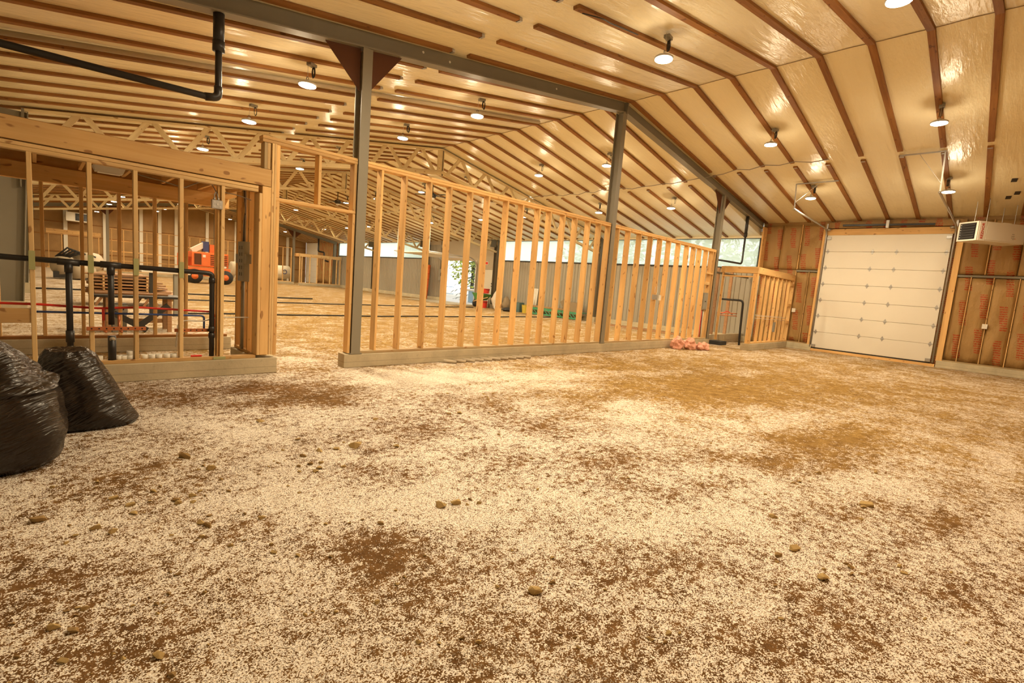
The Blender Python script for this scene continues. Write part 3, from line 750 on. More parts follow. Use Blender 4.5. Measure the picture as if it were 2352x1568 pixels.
# closet next to the garage wall
ct = thing('framed_closet', 'small framed closet with slatted stud side next to the garage door', 'closet', (16.6, 5.9, 0.2), None, 'thing')
box('header', 15.22, 15.34, 5.40, 6.50, 2.30, 2.49, 'stud_y', ct)
box('header', 15.345, XE - 0.06, 5.40, 5.50, 2.30, 2.49, 'stud_x', ct)
box('header', 15.235, 15.33, 5.52, 6.45, 2.18, 2.22, 'stud_y', ct)
for yy in (5.425, 5.47, 5.515): box('post', 15.24, 15.34, yy - 0.021, yy + 0.021, 0.2, 2.295, 'stud_z', ct)
box('post', 15.24, 15.34, 6.42, 6.46, 0.2, 2.295, 'stud_z', ct)
box('bottom_plate', 15.35, XE - 0.13, 5.40, 5.54, 0.2, 0.24, 'stud_x', ct)
box('top_plate', 15.35, XE - 0.06, 5.505, 5.545, 2.26, 2.30, 'stud_x', ct)
for xx in (15.9, 16.3, 16.72, 17.12, 17.52, 17.92, 18.3): box('stud', xx - 0.019, xx + 0.019, 5.415, 5.50, 0.24, 2.295, 'stud_z', ct)
for zz in (0.86, 1.45, 2.14): box('ladder_block', XE - 0.42, XE - 0.07, 5.40, 5.50, zz - 0.05, zz + 0.05, 'stud_x', ct)
box('stud', XE - 0.10, XE - 0.06, 5.40, 5.54, 0.2, 2.3, 'stud_z', ct)
for xx in (16.2, 17.3): box('back_stud', xx - 0.03, xx + 0.03, 6.95, 7.05, 0.28, 2.5, 'old_board', ct, 'z')
# interior metal liner behind the closet, seen through its opening
lin = box('liner_rail', 15.3, XE - 0.1, 6.93, 6.99, 2.3, 2.36, 'steel_dark', ct)

# ================================================================== LAMPS
def make_lamp():
    t = thing('high_bay_lamp', 'x', 'lamp', (0, 0, 0), 'high bay lamps hung under the battens')
    vs, fs = lathe_geo([(0.035, 0.0), (0.075, -0.012), (0.15, -0.03), (0.185, -0.055), (0.185, -0.08), (0.17, -0.085)], 20)
    hs = mesh('housing', vs, fs, 'alu', t, (0, 0, 0), True)
    vs, fs = lathe_geo([(0.168, -0.082), (0.172, -0.100), (0.13, -0.115), (0.05, -0.12), (0.01, -0.121)], 20)
    mesh('diffuser', vs, fs, 'lamp_glow', hs, (0, 0, 0), True)
    ring = [(0.028 * cos(a * pi / 6), 0, 0.05 + 0.032 * sin(a * pi / 6)) for a in range(12)]
    vs, fs = tube_geo(ring, 0.006, 6, False, True); mesh('hook', vs, fs, 'black_metal', t)
    vs, fs = box_geo(-0.03, 0.03, -0.03, 0.03, 0.0, 0.025); mesh('cap', vs, fs, 'alu', hs)
    vs, fs = tube_geo([(0, 0, 0.08), (0.01, 0, 0.2), (0.0, 0, 0.41)], 0.004, 5); mesh('chain', vs, fs, 'galv', t)
    vs, fs = box_geo(0.02, 0.20, -0.06, 0.06, 0.34, 0.40); mesh('junction_box', vs, fs, 'grey_box', t)
    co = []
    for lp in range(4):
        for a in range(9):
            th = a / 8 * 2 * pi
            co.append((0.15 + 0.035 * sin(th) + lp * 0.012, 0.02 * lp - 0.03, 0.24 + 0.11 * cos(th)))
    vs, fs = tube_geo(co, 0.0065, 5); mesh('cord', vs, fs, 'black_metal', t)
    ld = bpy.data.lights.new('lamp_light', 'AREA'); ld.shape = 'DISK'; ld.size = 0.30; ld.energy = LAMP_W; ld.color = LAMP_COL
    lo = bpy.data.objects.new('lamp_light', ld); COL.objects.link(lo); lo.parent = t; lo.location = (0, 0, -0.130)
    return t
LX = (3.08, 6.50, 11.60, 15.40)
LY = (1.45, 4.28, 8.15, 11.0, 14.8, 17.6, 21.6, 24.5, 28.4, 31.3, 34.9, 37.3, 42.6, 45.6)
HX = (3.06, 6.50, 11.40, 14.70)
LAB = {(1, 0): 'bright high bay lamp cut off by the top edge of the picture', (1, 1): 'bright high bay lamp above the ridge side of the steel rafter, largest in view', (2, 1): 'bright high bay lamp hung above the closet end of the open floor', (2, 0): 'bright high bay lamp between the ridge and the galvanised door bracket',
       (3, 1): 'high bay lamp inside the door track bracket near the closet', (3, 0): 'high bay lamp at the galvanised bracket near the white heater', (0, 2): 'bright high bay lamp with coiled cord beside the gusset of the doorway post',
       (0, 3): 'bright high bay lamp above the utility room roof beam', (1, 2): 'bright high bay lamp just behind the steel rafter', (1, 3): 'high bay lamp hung before the nearest roof truss', (2, 2): 'high bay lamp partly hidden by the tall centre post', (2, 3): 'high bay lamp over the stud partition beside the nearest truss',
       (3, 2): 'high bay lamp near the eave between centre post and closet post', (3, 3): 'high bay lamp just above the partition top plate by the centre post', (0, 4): 'high bay lamp behind the end of the utility room beam', (1, 5): 'high bay lamp seen through the doorway header opening'}
LPOS = {(1, 0): (6.89, 1.36), (1, 1): (6.54, 4.01), (2, 1): (11.73, 4.27), (2, 0): (11.81, 1.43), (3, 1): (15.37, 4.35), (3, 0): (15.52, 1.49), (0, 2): (3.02, 7.97), (2, 2): (11.4, 8.42)}
side_light = bpy.data.lights.new('lens_light', 'POINT'); side_light.shadow_soft_size = 0.1; side_light.energy = LAMP_W * 0.22; side_light.color = LAMP_COL
lamp0 = make_lamp(); first = True
for i, lx in enumerate(LX):
    for j, ly in enumerate(LY):
        mx_, my_ = LPOS.get((i, j), (lx if j < 2 else HX[i], ly)); loc = (mx_, my_, zb(mx_, my_) - 0.275)
        o = lamp0 if first else copy_tree(lamp0, loc)
        if first: o.location = loc; first = False
        lab = LAB.get((i, j))
        if lab is None:
            lab = 'high bay lamp in the ' + ['first', 'second', 'third', 'fourth', 'fifth', 'sixth', 'seventh', 'eighth', 'ninth', 'tenth', 'eleventh', 'twelfth', 'thirteenth', 'last'][j] + ' row, ' + ['column over the utility room', 'column on the shaded side of the ridge', 'column on the window side of the ridge', 'column nearest the windows'][i]
        o['label'] = lab; o.scale = (0.72, 0.72, 0.72)
        o.rotation_euler.z = random.uniform(-0.5, 0.5)
        if 0 < j < 6 or (j == 0 and i > 0):                                   # the lens also throws a little light sideways
            so = bpy.data.objects.new('lens_light', side_light); COL.objects.link(so); so.parent = o; so.location = (0, 0, -0.26)

# ================================================================== GARAGE DOOR
DX = XE - 0.055
gd = bpy.data.objects.new('door_1', None); link(gd, None, (DX, 3.0, 0.1)); gd['kind'] = 'structure'
gd['label'] = 'white sectional garage door with seven flat panels'
gy0, gy1, gz0, gz1 = 1.53, 4.62, 0.12, 3.83
H7 = (gz1 - gz0) / 7
for k in range(7):
    box('door_panel', DX - 0.025, DX + 0.025, gy0, gy1, gz0 + k * H7 + 0.003, gz0 + (k + 1) * H7 - 0.003, 'panel_white', gd, 'y', 0.006)
def hinge(y, z):
    vs, fs = [], []
    pf = [(0, 0.085), (0.028, 0.03), (0.045, 0), (0.028, -0.03), (0, -0.085), (-0.028, -0.03), (-0.045, 0), (-0.028, 0.03)]
    for dx in (-0.026, -0.034):
        vs += [(dx, a, b) for a, b in pf]
    fs = [tuple(range(8)), tuple(range(15, 7, -1))] + [(i, 8 + i, 8 + (i + 1) % 8, (i + 1) % 8) for i in range(8)]
    v2, f2 = tube_geo([(-0.036, -0.05, 0), (-0.036, 0.05, 0)], 0.011, 8)
    vs, fs = join_geo([(vs, fs), (v2, f2)])
    return vs, fs
hv, hf = hinge(0, 0)
hm = bpy.data.meshes.new('hinge'); hm.from_pydata(hv, [], hf); hm.materials.append(MAT['galv']); hm.update()
for k in range(1, 7):
    for yy in (2.74, 3.34, gy0 + 0.07, gy1 - 0.07):
        link(bpy.data.objects.new('hinge', hm), gd, (DX, yy, gz0 + k * H7))
for zz in (gz1 - 0.1, gz0 + 0.06):
    for yy in (gy0 + 0.06, gy1 - 0.06):
        box('roller_bracket', DX - 0.06, DX - 0.026, yy - 0.06, yy + 0.06, zz - 0.045, zz + 0.045, 'galv', gd)
box('bottom_seal', DX - 0.02, DX + 0.02, gy0, gy1, 0.085, 0.118, 'rubber', gd)
box('threshold', DX - 0.05, DX + 0.06, 1.42, 4.66, 0.0, 0.083, 'stud_y', gd)
for yy, xe, zt_ in ((4.655, 15.1, 4.10), (1.475, 13.9, 4.08)):
    vt = fillet([(DX - 0.045, yy, 0.12), (DX - 0.045, yy, 3.95), (DX - 0.35, yy, 4.03), (xe, yy, zt_)], 0.25)
    tube('track', vt, 0.026, 'galv', gd, 6)
    xq = xe + 0.05; 
    bar('hanger', (xq, yy, zt_), (xq - 0.05, yy + 0.02, zb(xq) - 0.0), 0.03, 0.004, 'galv', gd, (1, 0, 0))
    zc_ = zb(xq - 0.05) - 0.016
    ya, yb = (yy, yy - 0.98)
    if yy < 3: ya, yb = yy, yy + 0.80
    bar('brace', (xq - 0.05, ya, zc_), (xq - 0.05, yb, zc_), 0.035, 0.03, 'galv', gd)
    bar('brace', (xq - 0.02, ya, zt_ + 0.18), (xq - 0.04, ya + (yb - ya) * 0.55, zc_ - 0.02), 0.03, 0.008, 'galv', gd)
    bar('brace', (DX - 0.04, yy, 4.02), (DX - 0.04, yy, 4.2), 0.05, 0.03, 'galv', gd, (1, 0, 0))
bar('torsion_tube', (XE - 0.14, 1.95, 4.10), (XE - 0.14, 4.22, 4.13), 0.06, 0.06, 'abs_black', gd)
box('spring_bracket', XE - 0.18, XE - 0.06, 3.02, 3.10, 4.02, 4.25, 'alu', gd)
for yy in (1.55, 4.6): lathe('cable_drum', [(0.06, -0.03), (0.07, 0), (0.06, 0.03)], (XE - 0.14, yy, 4.0), 'galv', gd, 12)

# ================================================================== UNIT HEATER
ht = thing('unit_heater', 'white unit heater with black louvres and red lettering near the ceiling', 'heater', (17.3, 0.9, 3.44))
# local frame: +u along the louvre face, +v back along the casing
hu = Vector((0.62, 0.785, 0)); hvv = Vector((0.785, -0.62, 0))
ho = Vector((17.0, 0.93, 3.44))          # near lower corner of the louvre face
def hp(u, v, z): p = ho + hu * u + hvv * v; return (p.x, p.y, p.z + z)
def hbox(name, u0, u1, v0, v1, z0, z1, mat, parent=ht):
    vs, fs = box_geo(u0, u1, v0, v1, z0, z1); return wmesh(name, [hp(*v) for v in vs], fs, mat, parent)
W_, D_, H_ = 0.50, 1.35, 0.48
hbox('casing', 0, W_, 0.02, D_, 0, H_, 'heater_white')
hbox('louvre_recess', 0.04, W_ - 0.03, 0.0, 0.022, 0.04, H_ - 0.04, 'abs_black')
lf = ht
for a in ((0, W_, H_ - 0.035, H_), (0, W_, 0, 0.035), (0, 0.05, 0.035, H_ - 0.035), (W_ - 0.035, W_, 0.035, H_ - 0.035)):
    hbox('louvre_frame', a[0], a[1], -0.015, 0.02, a[2], a[3], 'heater_white')
for k in range(6):
    z = 0.06 + k * 0.062
    vs, fs = box_geo(0.07, W_ - 0.12, -0.02, 0.0, z, z + 0.045)
    vs = [(v[0], v[1] - (0.015 if v[2] < z + 0.01 else 0), v[2]) for v in vs]
    lv = wmesh('louvre', [hp(*v) for v in vs], fs, 'black_metal', ht)
    vs, fs = tube_geo([(W_ - 0.08, -0.03, z + 0.03), (W_ - 0.08, -0.005, z + 0.03)], 0.011, 8)
    wmesh('louvre_knob', [hp(*v) for v in vs], fs, 'alu', lv)
npn = hbox('name_panel', -0.006, 0.0, 0.02, 0.21, 0.0, H_, 'panel_white')
hbox('access_panel', -0.005, 0.0, 0.23, D_ - 0.02, 0.03, H_ - 0.02, 'heater_white')
hbox('vent_collar', 0.12, 0.38, D_ - 0.5, D_ - 0.3, H_, H_ + 0.04, 'heater_white')
def text_mesh(name, s, size, mat, parent, mw, extrude=0.0015):
    cu = bpy.data.curves.new(name, 'FONT'); cu.body = s; cu.size = size; cu.extrude = extrude
    cu.align_x = 'CENTER'; cu.align_y = 'CENTER'; cu.offset = size * 0.012
    tmp = bpy.data.objects.new('tmp', cu); COL.objects.link(tmp)
    dg = bpy.context.evaluated_depsgraph_get(); dg.update()
    m = bpy.data.meshes.new_from_object(tmp.evaluated_get(dg))
    bpy.data.objects.remove(tmp); m.name = name; m.materials.clear(); m.materials.append(MAT[mat])
    m.transform(mw)
    o = bpy.data.objects.new(name, m); link(o, parent, wloc(parent))
    return o
def basis(o, x, y, z):
    m = Matrix((x, y, z)).transposed().to_4x4(); m.translation = o; return m
# the side panel faces -hu; its lettering reads upwards
pt = Vector(hp(-0.009, 0.115, H_ / 2))
tx, ty = Vector((0, 0, 1)), -hvv
text_mesh('lettering', 'REZNOR', 0.100, 'red_print', npn, basis(pt - wloc(npn), tx, ty, tx.cross(ty)))
for k, (v, z, w) in enumerate(((1.0, 0.22, 0.07), (1.0, 0.17, 0.09), (1.0, 0.13, 0.09), (1.02, 0.095, 0.06))):
    hbox('rating_mark', -0.008, -0.005, v - w / 2, v + w / 2, z, z + 0.012, 'grey_box')
hbox('rating_mark', -0.009, -0.005, 1.06, 1.08, 0.11, 0.125, 'red_print')
for u, v in ((0.1, 0.3), (0.4, 0.3), (0.1, 1.1), (0.4, 1.1)):
    a = Vector(hp(u, v, H_)); bar('hanger_rod', a, (a.x, a.y, zb(a.x) + 0.03), 0.012, 0.012, 'galv', ht, (1, 0, 0))

# ================================================================== UTILITY ROOM SERVICES
YS = YP + 0.085
dp = thing('drain_pipe', 'black plastic drain pipe running through the utility room studs with three drops', 'pipe', (0.55, YS, 0.2))
tube('pipe_run', fillet([(XL + 0.01, YS, 1.275), (1.42, YS, 1.235), (1.485, YS, 1.225), (1.485, YS, 1.1), (1.485, YS, 0.2)], 0.07), 0.027, 'abs_black', dp, 12)
for xx, zbm in ((0.222, 0.30), (0.552, 0.62)):
    tube('pipe_drop', [(xx, YS, 1.25), (xx, YS, zbm)], 0.027, 'abs_black', dp, 12)
    tube('tee_fitting', [(xx - 0.085, YS, 1.254), (xx + 0.085, YS, 1.249)], 0.034, 'abs_black', dp, 12)
    tube('tee_fitting', [(xx, YS, 1.24), (xx, YS, 1.15)], 0.034, 'abs_black', dp, 12)
tube('coupling', [(0.222, YS, 0.56), (0.222, YS, 0.44)], 0.035, 'abs_black', dp, 12)
tube('pipe_drop', [(0.222, YS, 0.31), (0.222, YS, 0.16)], 0.027, 'abs_black', dp, 12)
tube('cleanout', [(0.552, YS - 0.02, 0.50), (0.552, YS - 0.02, 0.19)], 0.036, 'abs_black', dp, 12)
tube('cleanout_cap', [(0.552, YS - 0.058, 0.468), (0.552, YS - 0.048, 0.472)], 0.026, 'tan_roll', dp, 12)
for zz in (1.18, 0.52, 0.60): tube('coupling', [(1.485, YS, zz), (1.485, YS, zz - 0.06)], 0.034, 'abs_black', dp, 12)
tube('pex_supply', fillet([(XL + 0.01, YP + 0.15, 0.83), (0.0, YP + 0.15, 0.815), (0.45, YP + 0.16, 0.785), (0.8, YP + 0.15, 0.805), (1.5, YP + 0.15, 0.77), (1.52, YP + 0.15, 0.74), (1.52, YP + 0.15, 0.45)], 0.04), 0.012, 'pex_red', None, 8)
tag(bpy.context.scene.objects['pex_supply'], 'red water supply tube running behind the utility room studs', 'water tube')
o = tube('pex_supply', fillet([(-0.02, YP + 0.155, 0.742), (1.40, YP + 0.155, 0.72), (1.42, YP + 0.155, 0.70), (1.42, YP + 0.155, 0.55)], 0.03), 0.011, 'pex_blue', None, 8)
tag(o, 'blue water supply tube running behind the utility room studs', 'water tube')
for xx, mat, lb in ((0.49, 'pex_red', 'short red riser tube dropping to the copper bracket'), (0.62, 'copper', 'short copper riser stub at the copper bracket')):
    t = thing('supply_riser', lb, 'water tube', (xx, YP + 0.13, 0.5))
    tube('tube', [(xx, YP + 0.14, 0.79 if mat == 'pex_red' else 0.72), (xx, YP + 0.13, 0.6)], 0.013, mat, t)
    tube('valve', fillet([(xx, YP + 0.13, 0.66), (xx, YP + 0.12, 0.56), (xx + 0.01, YP + 0.02, 0.55)], 0.03), 0.013, 'copper', t)
def perf(name, x0, x1, y, z, label, parent=None):
    t = thing(name, label, 'bracket', ((x0 + x1) / 2, y, z))
    box('strap', x0, x1, y - 0.006, y, z - 0.02, z + 0.02, 'copper', t)
    n = int((x1 - x0) / 0.06)
    for k in range(n):
        xx = x0 + 0.04 + k * 0.06
        vs, fs = lathe_geo([(0.008, 0), (0.008, 0.002)], 8); vs = [(xx + v[0], y - 0.007 - v[2], z + v[1]) for v in vs]
        wmesh('hole', vs, fs, 'abs_black', t)
    return t
perf('pipe_bracket', 0.345, 0.84, YP + 0.02, 0.585, 'copper pipe bracket nailed across two pale studs')
perf('pipe_bracket', 1.12, 1.53, YP + 0.14, 0.548, 'copper pipe bracket near the drain pipe elbow')
for k, (xx, dz) in enumerate(((0.445, 0), (0.605, 0), (0.650, 0.0), (0.705, 0), (0.706, 0.046), (0.83, 0), (0.90, 0), (0.965, 0), (1.04, 0), (1.105, 0))):
    o = lathe('pipe_coupling', [(0.030, 0), (0.032, 0.003), (0.032, 0.046), (0.028, 0.046), (0.027, 0.008), (0.0, 0.008)], (xx, YP + 0.078, 0.24 + dz), 'white_plastic', None, 14)
    tag(o, 'white plastic pipe coupling stacked on top of another' if dz else ('lone white plastic pipe coupling at the start of the row' if k == 0 else 'white plastic pipe coupling, ' + ['', 'second', 'third', 'fourth', '', 'sixth', 'seventh', 'eighth', 'ninth', 'last'][k] + ' in the row on the curb'), 'pipe coupling', 'white pipe couplings on the curb')
o = box('marker', 1.27, 1.38, YP + 0.06, YP + 0.08, 0.24, 0.262, 'red_plastic'); tag(o, 'small red marker lying on the bottom plate', 'marker')
jb = thing('junction_box', 'galvanised square junction box screwed to a stud under the roof joists', 'junction box', (1.515, YP + 0.1, 1.98))
box('body', 1.462, 1.568, YP + 0.0, YP + 0.055, 1.985, 2.085, 'galv', jb)
for a, b in ((1.485, 2.06), (1.545, 2.06), (1.485, 2.01), (1.545, 2.01), (1.515, 2.035)):
    vs, fs = lathe_geo([(0.011, 0), (0.011, 0.003)], 10); vs = [(a + v[0], YP - 0.0005 - v[2], b + v[1]) for v in vs]
    wmesh('knockout', vs, fs, 'alu', jb)
tube('connector', [(1.49, YP + 0.03, 2.085), (1.49, YP + 0.03, 2.11)], 0.012, 'galv', jb)
tube('connector', [(1.53, YP + 0.03, 2.085), (1.53, YP + 0.03, 2.11)], 0.012, 'galv', jb)
fx = thing('strip_light', 'unlit pale strip light fixed under the utility room deck', 'light fixture', (0.6, 7.3, 2.33))
vs = [(0.46, 7.2, 2.33), (0.74, 7.2, 2.33), (0.74, 7.42, 2.33), (0.46, 7.42, 2.33), (0.48, 7.24, 2.27), (0.72, 7.24, 2.27), (0.72, 7.38, 2.27), (0.48, 7.38, 2.27)]
wmesh('pan', vs, [(0, 1, 2, 3), (7, 6, 5, 4), (4, 5, 1, 0), (5, 6, 2, 1), (6, 7, 3, 2), (7, 4, 0, 3)], 'white_plastic', fx)
box('bracket', 0.56, 0.64, 7.28, 7.34, 2.33, 2.556, 'galv', fx)
wmesh('lens', *box_geo(0.50, 0.70, 7.26, 7.36, 2.26, 2.272), 'panel_white', fx)
def wire(pts, r, mat, label, cat='cable', n=6):
    o = tube('cable', fillet(pts, 0.12, n), r, mat, None, 6); return tag(o, label, cat)
wire([(0.62, 7.25, 2.40), (0.68, 6.95, 2.33), (0.80, 6.80, 2.24), (1.0, 6.78, 2.22), (1.15, 6.76, 2.19), (1.22, 6.76, 2.18), (1.36, 6.76, 2.27), (1.47, 6.76, 2.30), (1.51, 6.74, 2.24), (1.53, 6.66, 2.15), (1.53, 6.625, 2.10)], 0.006, 'grey_wire', 'grey cable sagging from the strip light to the junction box')
wire([(1.49, 6.625, 2.10), (1.50, 6.66, 2.17), (1.56, 6.73, 2.20), (1.75, 6.74, 2.20), (1.93, 6.80, 2.17)], 0.006, 'grey_wire', 'grey cable from the junction box towards the doorway wall')
wire([(1.14, 6.76, 0.35), (1.16, 6.76, 0.62), (1.22, 6.76, 0.66), (1.42, 6.73, 0.655), (1.53, 6.73, 0.70), (1.60, 6.73, 0.705), (1.92, 6.80, 0.70)], 0.007, 'white_wire', 'white cable looping low between the last two pale studs')
ep = thing('wiring_panel', 'grey slotted metal panel box on the shaded doorway wall', 'electrical panel', (1.94, 7.1, 1.15))
box('body', 1.90, 1.968, 6.95, 7.22, 1.15, 1.66, 'grey_box', ep)
for yy in (7.04, 7.13):
    for k in range(5): box('slot', 1.896, 1.90, yy - 0.008, yy + 0.008, 1.22 + k * 0.085, 1.265 + k * 0.085, 'black_metal', ep)
tube('conduit', [(1.935, 7.10, 1.15), (1.935, 7.10, 0.245)], 0.02, 'grey_box', ep, 8)
for k in range(3): tube('feed_cable', fillet([(1.935, 7.04 + 0.04 * k, 1.66), (1.94, 7.05 + 0.03 * k, 1.95), (1.95, 7.09, 2.0 + 0.03 * k), (1.94, 7.07 + 0.04 * k, 2.33)], 0.1), 0.009, 'grey_wire' if k != 1 else 'abs_black', ep, 6)
for yy in (6.90, 7.29): box('outlet_box', 1.90, 1.968, yy - 0.03, yy + 0.03, 1.38, 1.50, 'grey_box', ep)

# drain drops hung from the rafter
for pts, r, lb in (([(1.53, YS, zb(1.53) - 0.19), (1.53, YS, 3.28), (1.47, YS, 3.22), (XL + 0.02, YS, 3.155)], 0.036, 'black drain pipe dropping from the rafter above the utility room roof'),):
    t = thing('drain_pipe', lb, 'pipe', (1.53, YS, 3.2))
    tube('pipe', fillet(pts, 0.10), r, 'abs_black', t, 12)
    tube('sleeve', [(1.53, YS, zb(1.53) - 0.192), (1.53, YS, 3.78)], 0.058, 'abs_black', t, 12)
    tube('coupling', [(1.53, YS, 3.85), (1.53, YS, 3.74)], 0.064, 'abs_black', t, 12)
    tube('elbow', fillet([(1.53, YS, 3.36), (1.53, YS, 3.24), (1.40, YS, 3.215)], 0.08), 0.044, 'abs_black', t, 12)
t = thing('drain_pipe', 'thin black drain pipe bent before the clerestory window above the closet', 'pipe', (17.2, YS + 0.05, 2.7))
tube('pipe', fillet([(17.2, YS, 3.75), (17.2, YS, 2.72), (15.16, YS, 2.68)], 0.14), 0.03, 'abs_black', t, 10)
tube('sleeve', [(17.2, YS, zb(17.2) - 0.19), (17.2, YS, 3.70)], 0.05, 'abs_black', t, 10)
tube('reducer', [(17.2, YS, 3.75), (17.2, YS, 3.62)], 0.058, 'abs_black', t, 10)
t = thing('drain_pipe', 'black drain pipe loop standing inside the framed closet', 'pipe', (16.5, 6.6, 0.2))
tube('pipe', fillet([(16.4, 6.86, 1.48), (16.5, 6.2, 1.48), (16.5, 6.17, 0.4), (16.55, 6.17, 0.02)], 0.12), 0.035, 'abs_black', t, 10)
t = thing('pipe_manifold', 'copper pipe manifold beside the black loop in the closet', 'manifold', (16.2, 6.5, 0.8))
for dz in (0.0, 0.08): tube('tube', [(16.2, 6.88, 0.95 + dz), (16.45, 6.32, 0.96 + dz)], 0.014, 'copper', t)
tube('loop', fillet([(16.25, 6.75, 1.0), (16.33, 6.6, 1.1), (16.42, 6.45, 1.0)], 0.05), 0.012, 'pex_red', t)
o = box('closet_scrap', 15.6, 16.1, 6.4, 6.8, 0.0, 0.12, 'rubber'); tag(o, 'dark crumpled hose heap on the closet floor', 'hose')

# electrics on the partition
t = thing('breaker_panel', 'grey breaker panel recessed between studs next to the closet post', 'electrical panel', (14.6, YP + 0.06, 1.1))
box('cabinet', 14.45, 14.77, YP + 0.02, YP + 0.12, 1.10, 1.62, 'grey_box', t)
bd = box('door', 14.47, 14.75, YP + 0.008, YP + 0.02, 1.12, 1.60, 'grey_box', t)
box('latch', 14.58, 14.64, YP + 0.0, YP + 0.008, 1.34, 1.37, 'black_metal', bd)
for k in range(4): tube('feed_cable', fillet([(14.5 + k * 0.07, YP + 0.07, 1.1), (14.53 + k * 0.05, YP + 0.07, 0.7), (14.5 + k * 0.08, YP + 0.07, 0.25)], 0.2), 0.012, ('white_wire', 'red_plastic', 'abs_black', 'white_wire')[k], t, 6)
t = thing('outlet_box', 'white and grey outlet box with looped cable on the partition studs', 'outlet box', (11.75, YP + 0.03, 1.3))
box('metal_box', 11.58, 11.74, YP + 0.02, YP + 0.09, 1.30, 1.43, 'galv', t); box('cover', 11.78, 11.90, YP + 0.0, YP + 0.022, 1.29, 1.43, 'white_plastic', t)
tube('wire_loop', [(11.7 + 0.06 * sin(a), YP + 0.05, 1.56 + 0.13 * -cos(a)) for a in [k * pi / 6 for k in range(13)]], 0.006, 'white_wire', t, 5)
for xx, yy, zz, lb in ((XE - 0.06, 5.30, 1.30, 'white outlet box on the kraft wall by the closet'), (XE - 0.06, 0.53, 1.29, 'white outlet box on the kraft wall below the heater')):
    t = thing('outlet_box', lb, 'outlet box', (xx, yy, zz))
    box('body', xx - 0.05, xx + 0.02, yy - 0.05, yy + 0.05, zz - 0.06, zz + 0.06, 'white_plastic', t)
    box('cover', xx - 0.056, xx - 0.05, yy - 0.055, yy + 0.055, zz - 0.065, zz + 0.065, 'panel_white', t)
for k, z in enumerate((0.98, 1.05, 1.08)):
    wire([(15.4, 5.39, z), (16.3, 5.392, z - 0.02), (17.2, 5.39, z - 0.03), (18.3, 5.395, z - 0.06)], 0.006, 'white_wire', ['lowest of three white cables across the closet slats', 'middle of three white cables across the closet slats', 'top of three white cables across the closet slats'][k])
t = thing('switch_box', 'grey switch box between the closet slats', 'switch box', (17.32, 5.44, 0.7))
box('body', 17.25, 17.38, 5.42, 5.5, 0.55, 0.85, 'grey_box', t); box('cover', 17.24, 17.39, 5.412, 5.42, 0.54, 0.86, 'grey_box', t)

# ceiling cable and conduit
pts = []
for k in range(5, 36):
    yk = 6.48 + 0.722 * (k - 9); x = 13.62 + 0.05 * sin(k * 1.7)
    if 5.9 < yk < 7.0: continue
    pts.append((x, yk, zb(x, yk) - 0.014)); pts.append((x, yk + 0.36, zb(x, yk) - 0.07 - 0.03 * sin(k)))
o = tube('ceiling_cable', pts, 0.011, 'grey_wire', None, 6); tag(o, 'long cable draped under the battens of the eave side slope', 'cable')
o = tube('conduit', [(XL + 0.1, 9.0, zb(XL, 9) + 0.0), (4.2, 9.0, zb(4.2, 9)), (XR - 0.3, 9.0, zb(XR - 0.3, 9))], 0.036, 'drywall', None, 8); tag(o, 'pale conduit running up the ceiling beside the battens', 'conduit')
wire([(5.0, 4.3, zb(5.0) - 0.03), (5.25, 4.15, zb(5.2) - 0.07), (5.5, 4.25, zb(5.5) - 0.03), (6.2, 4.26, zb(6.2) - 0.012)], 0.008, 'black_metal', 'black lamp cable looping between two battens near the picture top')
for k, (yy, xx) in enumerate(((0.42, 16.0), (0.35, 16.9), (0.50, 17.2))):
    o = bar('tape_patch', (xx, yy, zb(xx) + 0.036), (xx + 0.22, yy + 0.02, zb(xx + 0.22) + 0.036), 0.10, 0.006, 'abs_black'); tag(o, ['first black tape patch on the vinyl above the heater', 'middle black tape patch on the vinyl above the heater', 'lowest black tape patch on the vinyl above the heater'][k], 'tape patch')

# ================================================================== LOOSE THINGS ON THE FLOOR
def sack(name, cx, cy, rings, label, seed, n=3.0, amp=0.02):
    """rings: (z, rx, ry, dx, dy) from floor to top"""
    nu = 72; vs, fs = [], []; R = []
    for (a, b) in zip(rings, rings[1:]):
        for k in range(7): R.append([a[i] + (b[i] - a[i]) * k / 7 for i in range(5)])
    R.append(list(rings[-1]))
    for (z, rx, ry, dx, dy) in R:
        for i in range(nu):
            t = 2 * pi * i / nu; c, s = cos(t), sin(t)
            k = (abs(c) ** n + abs(s) ** n) ** (-1 / n)
            p = Vector((c * k * rx + dx, s * k * ry + dy, z))
            nn = mnoise.noise(Vector((c * 2.2 + seed, s * 2.2, z * 5))) * 1.2 + mnoise.noise(Vector((c * 6 + seed, s * 6, z * 22 + c * 4))) * 0.55 + mnoise.noise(Vector((c * 15 + seed, s * 15, z * 40))) * 0.22
            f = amp * nn * sstep(0, 0.06, z)
            p.x += c * f; p.y += s * f; p.z += 0.7 * f * sstep(0.35, 0.6, z)
            p.z = max(p.z, 0.0) if z > 0 else 0.0
            vs.append((p.x, p.y, p.z))
    m = len(R)
    for j in range(m - 1):
        for i in range(nu):
            i2 = (i + 1) % nu; fs.append((j * nu + i, j * nu + i2, (j + 1) * nu + i2, (j + 1) * nu + i))
    fs.append(tuple(range(nu - 1, -1, -1)))
    zt = rings[-1][0]; vs.append((rings[-1][3], rings[-1][4], zt - 0.01)); c = len(vs) - 1
    for i in range(nu): fs.append(((m - 1) * nu + i, (m - 1) * nu + (i + 1) % nu, c))
    t = mesh(name, vs, fs, 'bag_black', None, (cx, cy, 0), True)
    return tag(t, label, 'garbage bag')
